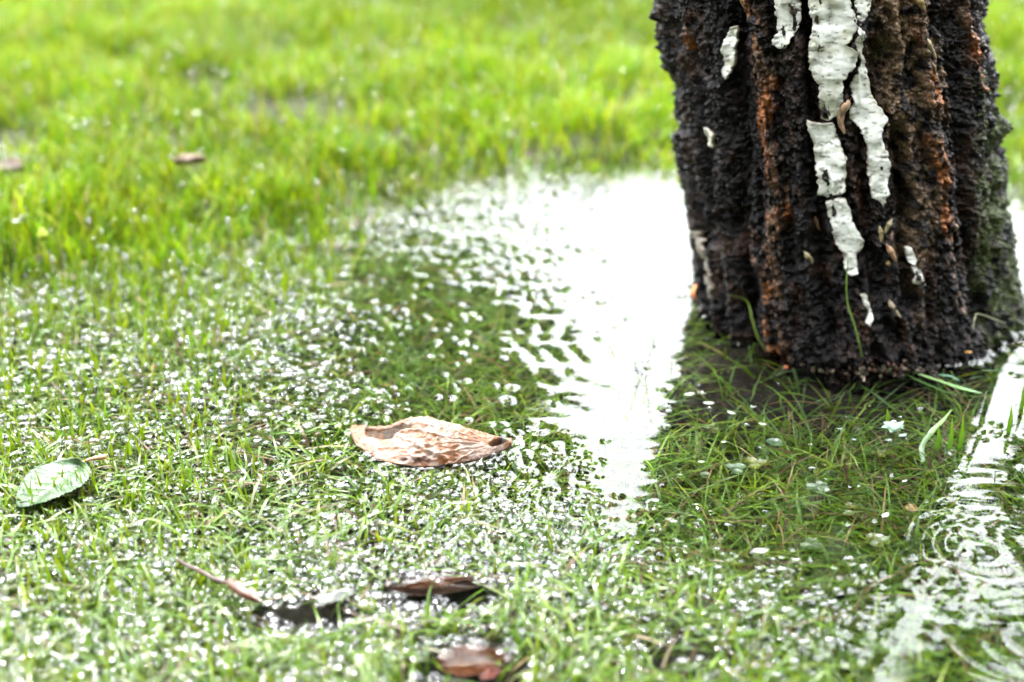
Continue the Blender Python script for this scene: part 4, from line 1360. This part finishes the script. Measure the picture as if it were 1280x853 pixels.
# --- small pale petals / seed wings floating in the shaded water
def petal(px, py, lx, ang, label, col=(0.236, 0.251, 0.198), z=.0012, name='floating_petal', cat='petal', wd=.5):
    c = w3(px, py, z)
    L = lx / 2300
    n = 12
    s = np.linspace(0, 1, 9); cc = np.linspace(-1, 1, 7)
    S, K = np.meshgrid(s, cc, indexing='ij')
    x = (S - .5) * L; y = K * L * wd * .5 * np.sin(math.pi * np.clip(S, .02, .98) ** .8) ** .7
    zz = .12 * L * (K ** 2) + .03 * L * np.cos(S * 6)
    ca, sa = math.cos(ang), math.sin(ang)
    V = np.stack([c[0] + x * ca - y * sa, c[1] + x * sa + y * ca, c[2] + zz], -1).reshape(-1, 3)
    C = np.ones((len(V), 3)) * np.array(col) * (1 + .15 * vnoise(V[:, 0] * 500, V[:, 1] * 500, 0, 4))[:, None]
    o = np_mesh(name, V, grid_faces(9, 7), M_leaf, col=C, origin=c)
    tag(o, label, cat, 'pale scraps floating on the puddle')
for a in [(837, 485, 15, .1, 'white petal floating on the edge between white strip and trunk shade'),
          (862, 494, 17, .3, 'largest of the pale petals below the left side of trunk'),
          (886, 505, 16, .0, 'narrow white petal floating right of the largest petal'),
          (914, 517, 13, -.6, 'translucent pale petal slanting among submerged blades'),
          (953, 531, 11, -.3, 'small ragged pale scrap below the trunk shade centre'),
          (905, 553, 8, .2, 'tiny pale scrap in the green grass left of the round clover'),
          (877, 578, 10, .2, 'tiny white scrap at the left part of shaded grass'),
          (1131, 602, 9, .6, 'white seed wing right of centre in the shaded grass'),
          (951, 690, 20, .15, 'pinkish white scrap in the lower middle of shaded grass'),
          (1107, 645, 15, .8, 'white petal slanting beside the ripple rings'),
          (1100, 670, 9, .1, 'small white scrap below the slanting white petal')]:
    petal(*a)
petal(1129, 545, 14, .5, 'pale oval leaflet touching the frilly pale rosette', (0.16, 0.228, 0.171), name='floating_leaflet', cat='leaflet')
# frilly rosette
def rosette():
    c = w3(1117, 539, .001)
    root = empty('pale_rosette', tuple(c))
    tag(root, 'frilly pale green rosette floating in the shaded water', 'leaf rosette')
    for k in range(9):
        a = k * 2.4; L = .0085 * (.7 + .3 * ((k * 7) % 5) / 4)
        d = np.array([math.cos(a), math.sin(a), 0])
        ribbon('leaflet', [d * .0006, d * L * .5 + [0, 0, .0022], d * L + [0, 0, .0012 + .002 * (k % 3)]], [.001, .0048, .0045, .0008], M_leaf, (0.129, 0.198, 0.137), parent=root, fold=.5)
rosette()

# --- clovers and round leaflets below the surface
def clover(px, py, r, col, label, z=-.002, n3=3, rot=0.0):
    z = z - .005; r = r * .8
    c = w3(px, py, z)
    root = empty('clover', tuple(c))
    tag(root, label, 'clover', 'clover leaves under the puddle water')
    for k in range(n3):
        a0 = rot + k * 2 * math.pi / 3
        if n3 == 1: a0 = rot
        u = np.linspace(0, 2 * math.pi, 16, endpoint=False); rad = np.array([0, .5, 1.0])
        Rr, U = np.meshgrid(rad, u, indexing='ij')
        rr = r * Rr * (1 - .18 * np.exp(-((U) / .35) ** 2) - .18 * np.exp(-((U - 2 * math.pi) / .35) ** 2))
        x = r * .95 * (n3 > 1) + rr * np.cos(U); y = rr * .9 * np.sin(U)
        zz = .15 * r * Rr ** 2 + .1 * r * np.abs(np.sin(U)) * Rr
        V = np.stack([x * math.cos(a0) - y * math.sin(a0), x * math.sin(a0) + y * math.cos(a0), zz], -1).reshape(-1, 3)
        C = np.ones((len(V), 3)) * np.array(col)
        C[16:32] *= 1.35
        np_mesh('leaflet', V, grid_faces(3, 16, wrap=True), M_leaf, col=C, parent=root)
    tube_obj('stem', [np.array([0, 0, 0]), np.array([.002, .001, -.006]), np.array([.004, -.001, -.018])], [.0005, .0005], M_leaf, np.array(col) * .7, parent=root, sides=5)
for a in [(967, 559, .0065, (0.0452, 0.0742, 0.0372), 'single round pale clover leaf near the centre of shaded grass', -.001, 1, 1.9),
          (919, 592, .0045, (0.0532, 0.0854, 0.0479), 'pale green clover left of the yellowish clover', -.002, 3, .6),
          (944, 586, .0048, (0.0638, 0.0742, 0.0106), 'yellowish clover right of the pale green clover', -.002, 3, .2),
          (888, 543, .0038, (0.0372, 0.0479, 0.00798), 'yellow green clover under water by the left petals', -.004, 3, 1.2),
          (882, 602, .0045, (0.0266, 0.0452, 0.016), 'dim green round clover leaf at the left of shaded grass', -.003, 1, 0.3),
          (1022, 617, .0048, (0.0452, 0.0721, 0.0319), 'pale clover right of centre in the shaded grass', -.003, 3, .9),
          (1062, 640, .0042, (0.0692, 0.0721, 0.0133), 'yellowish clover upper one of the right pair', -.003, 1, .9),
          (1060, 650, .0042, (0.0638, 0.0742, 0.016), 'yellowish clover lower one of the right pair', -.003, 1, 2.9),
          (1100, 574, .0040, (0.0585, 0.0692, 0.00798), 'bright yellow green clover below the frilly rosette', -.003, 3, .4),
          (1160, 775, .0055, (0.0319, 0.0532, 0.0133), 'blurred green clover near the bottom of the bright water', -.003, 3, .4),
          (1015, 690, .0045, (0.0346, 0.0585, 0.016), 'faint clover in the lower shaded grass', -.004, 3, 1.4),
          (1097, 683, .0050, (0.0532, 0.0721, 0.0133), 'light green clover left of the ripple rings', -.002, 3, 2.2)]:
    clover(*a)

# --- straw-coloured dead stalk bits that stand out
for pts, wd_, c, lb in [([(1012, 534), (1028, 534), (1044, 533)], .0020, (0.0284, 0.0159, 0.00836), 'horizontal tan straw of the little straw cross'),
                    ([(1028, 526), (1032, 536), (1040, 546)], .0024, (0.0301, 0.0167, 0.0092), 'slanting tan straw of the little straw cross'),
                    ([(1018, 543), (1030, 536), (1038, 530)], .0016, (0.0251, 0.0142, 0.00752), 'thin tan straw lying over the little straw cross'),
                    ([(1064, 507), (1069, 516), (1074, 526)], .0024, (0.0334, 0.0184, 0.00752), 'short orange tan straw behind the frilly rosette'),
                    ([(1056, 583), (1058, 592), (1060, 606)], .0030, (0.0352, 0.0159, 0.00752), 'bright orange straw at the centre of shaded grass'),
                    ([(985, 648), (982, 658), (979, 668)], .0030, (0.0301, 0.0125, 0.00502), 'short rust straw in the lower shaded grass'),
                    ([(1167, 565), (1175, 576), (1186, 586)], .0034, (0.0334, 0.0217, 0.01), 'pale straw piece left of the right bright water'),
                    ([(1160, 574), (1162, 584), (1163, 590)], .0026, (0.0334, 0.0125, 0.00418), 'orange straw piece left of the pale straw'),
                    ([(985, 513), (993, 517), (1000, 519)], .0016, (0.0334, 0.0209, 0.00836), 'tiny light straw under the trunk shadow'),
                    ([(262, 464), (268, 476), (271, 484)], .0022, (0.0352, 0.0167, 0.00752), 'upright rusty straw among the bubbles at the left'),
                    ([(20, 392), (22, 410), (24, 420)], .0016, (0.0184, 0.00418, 0.00251), 'dark red stalk at the far left of the bubbles')]:
    P = [w3(x, y, -.004 + .001 * i) for i, (x, y) in enumerate(pts)]
    if lb.startswith(('upright', 'dark red')): P = [w3(pts[0][0], pts[-1][1], 0) + [0, 0, .004 * i] for i in range(3)]
    ribbon('straw', P, [wd_ * .3, wd_ * .65, wd_ * .5, wd_ * .2], M_subgrass, c, lb, 'straw', 'straw pieces in the puddle', colend=np.array(c) * .8)

# --- seed head on a thin stem, standing in the dark water left of centre
o = tube_obj('seed_stem', [w3(960, 478, -.004), w3(972, 468, .0), w3(981, 461, .004)], [.0004, .0004, .0004], M_leaf, (0.0228, 0.0342, 0.0076), sides=5)
tag(o, 'thin green stem with an orange seed tip in the dark water', 'stem')
sp = w3(981, 461, .004) - w3(960, 478, -.004)
tube_obj('seed_tip', [sp - [0, 0, .0003], sp + [.0008, 0, .0008], sp + [.002, 0, .0012]], [.0008, .0016, .0006], M_dry, (0.171, 0.0456, 0.0114), parent=o, sides=7)

# --- crumbs of bark and moss gathered against the trunk at the waterline
def debris():
    r = np.random.default_rng(21)
    Vs, Qs, Cs, off = [], [], [], 0
    cube = np.array([[a, b, c] for a in (-1, 1) for b in (-1, 1) for c in (-1, 1)], float)
    fq = np.array([[0, 1, 3, 2], [4, 6, 7, 5], [0, 4, 5, 1], [2, 3, 7, 6], [0, 2, 6, 4], [1, 5, 7, 3]])
    for k in range(190):
        if k < 150:
            px = r.normal(1110, 20); py = 452 + r.normal(0, 3)
        else:
            px = r.uniform(900, 1262); py = 470
        X, Y = at(px, py)
        th = math.atan2(Y - BC[1], X - BC[0])
        rr = float(np.interp(th, th_s, rad_s)) + abs(r.normal(0, .0025)) + .0005
        c = np.array([BC[0] + rr * math.cos(th), BC[1] + rr * math.sin(th), abs(r.normal(0, .0035 if k < 150 else .001))])
        s = r.uniform(.0003, .0012, 3); A = r.normal(size=(3, 3)); Qm, _ = np.linalg.qr(A)
        v = (cube * (1 + r.uniform(-.35, .35, cube.shape)) * s) @ Qm + c
        Vs.append(v); Qs.append(fq + off); off += 8
        cc = [(.012, .008, .006), (.03, .018, .010), (.02, .025, .006), (.07, .05, .03), (.05, .018, .008)][r.integers(0, 5)]
        Cs.append(np.tile(cc, (8, 1)))
    o = np_mesh('bark_crumbs', np.concatenate(Vs), np.concatenate(Qs), M_dry, smooth_shade=False, col=np.concatenate(Cs))
    tag(o, 'wet crumbs of bark and moss washed against the foot of the trunk', 'debris', kind='stuff')
debris()
ribbon('root_fibre', [w3(1080, 446, .002), w3(1081, 452, .001), w3(1080, 463, .0), w3(1080, 478, -.001)], [.0012, .0014, .0010, .0004], M_dry, (.55, .42, .30),
       'pale root fibre hanging into the water below the bark crumbs', 'root')
tb = tube_obj('fallen_twiglet', [w3(1122, 455, .003), w3(1145, 452, .004), w3(1165, 447, .005), w3(1180, 441, .006)], [.0006, .0006, .0005, .0003], M_wood, (.12, .09, .06), sides=6)
tag(tb, 'thin grey twiglet with a pale node at the right foot of trunk', 'twig')
tb = tube_obj('fallen_twiglet', [tp(1212, 410, .006), tp(1218, 397, .007), tp(1232, 396, .008), tp(1252, 403, .008)], [.0004, .0005, .0005, .0003], M_wood, (.11, .11, .05), sides=6)
tag(tb, 'bent greenish twiglet behind the upright blade at the right root', 'twig')
petal(1211, 441, 11, .2, 'orange yellow leaf scrap on the right root', (.62, .34, .10), z=.008, name='leaf_scrap', cat='leaf scrap')

# --- white petals, and white scraps standing in for drop glints, on the lawn
for a in [(20, 277, 20, .2, 'left one of two white petals on the lawn at left'), (30, 270, 16, .8, 'right one of two white petals on the lawn at left'),
          (594, 142, 12, .1, 'white scrap standing in for a drop glint on the far lawn left of centre'), (638, 168, 13, .9, 'white scrap standing in for a drop glint on the lawn just beyond the puddle'),
          (776, 86, 13, .4, 'white scrap standing in for a drop glint on the far lawn left of the trunk'), (150, 82, 18, .4, 'white scrap standing in for a drop glint high on the far lawn at left'),
          (246, 142, 18, .0, 'white petal beside the bare patch in the lawn')]:
    petal(*a[:5], (.30, .31, .29), z=.030)
bud = w3(54, 300, .026)
o = tube_obj('yellow_bud', [bud, bud + [0, 0, .004], bud + [0, 0, .009]], [.002, .0042, .001], M_leaf, (.22, .27, .02), sides=9)
tag(o, 'round yellow green bud standing in the lawn at left', 'bud')

# --- moss cushions on the right flank of the trunk
def moss():
    r = np.random.default_rng(9)
    n = 3800
    z = r.uniform(.0, .24, n)
    pxs = np.where(r.random(n) < .6, r.normal(1238, 9, n), r.normal(1250, 14, n)) + (z - .1) * -60
    pys = np.interp(z, [0, .24], [430, 90])
    th, zz = px_to_tz(np.minimum(pxs, 1262), pys)
    zz = np.clip(zz, 0, .25)
    keep = vnoise(th * 18, zz * 90, 0, 7) > -.05
    th, zz = th[keep], zz[keep]; n = len(th)
    D, _ = trunk_disp(th, zz)
    p = trunk_pos(th, zz, 0.0002, D)
    out = np.stack([np.cos(th), np.sin(th), np.full(n, .35)], -1) + r.normal(0, .35, (n, 3))
    out /= np.linalg.norm(out, axis=1)[:, None]
    sd = np.cross(out, r.normal(size=(n, 3))); sd /= np.linalg.norm(sd, axis=1)[:, None]
    L = r.uniform(.0008, .0028, n)[:, None]
    V = np.stack([p - sd * .0004, p + sd * .0004, p + out * L], 1).reshape(-1, 3)
    C = np.repeat(np.array([.040, .055, .008]) * r.uniform(.6, 1.6, n)[:, None], 3, 0)
    b = np.array([float(BC[0]), float(BC[1]), 0])
    o = np_mesh('moss', V - b, np.arange(n * 3).reshape(-1, 3), M_moss, col=C, parent=tree, smooth_shade=False)
    o['kind'] = 'stuff'
moss()
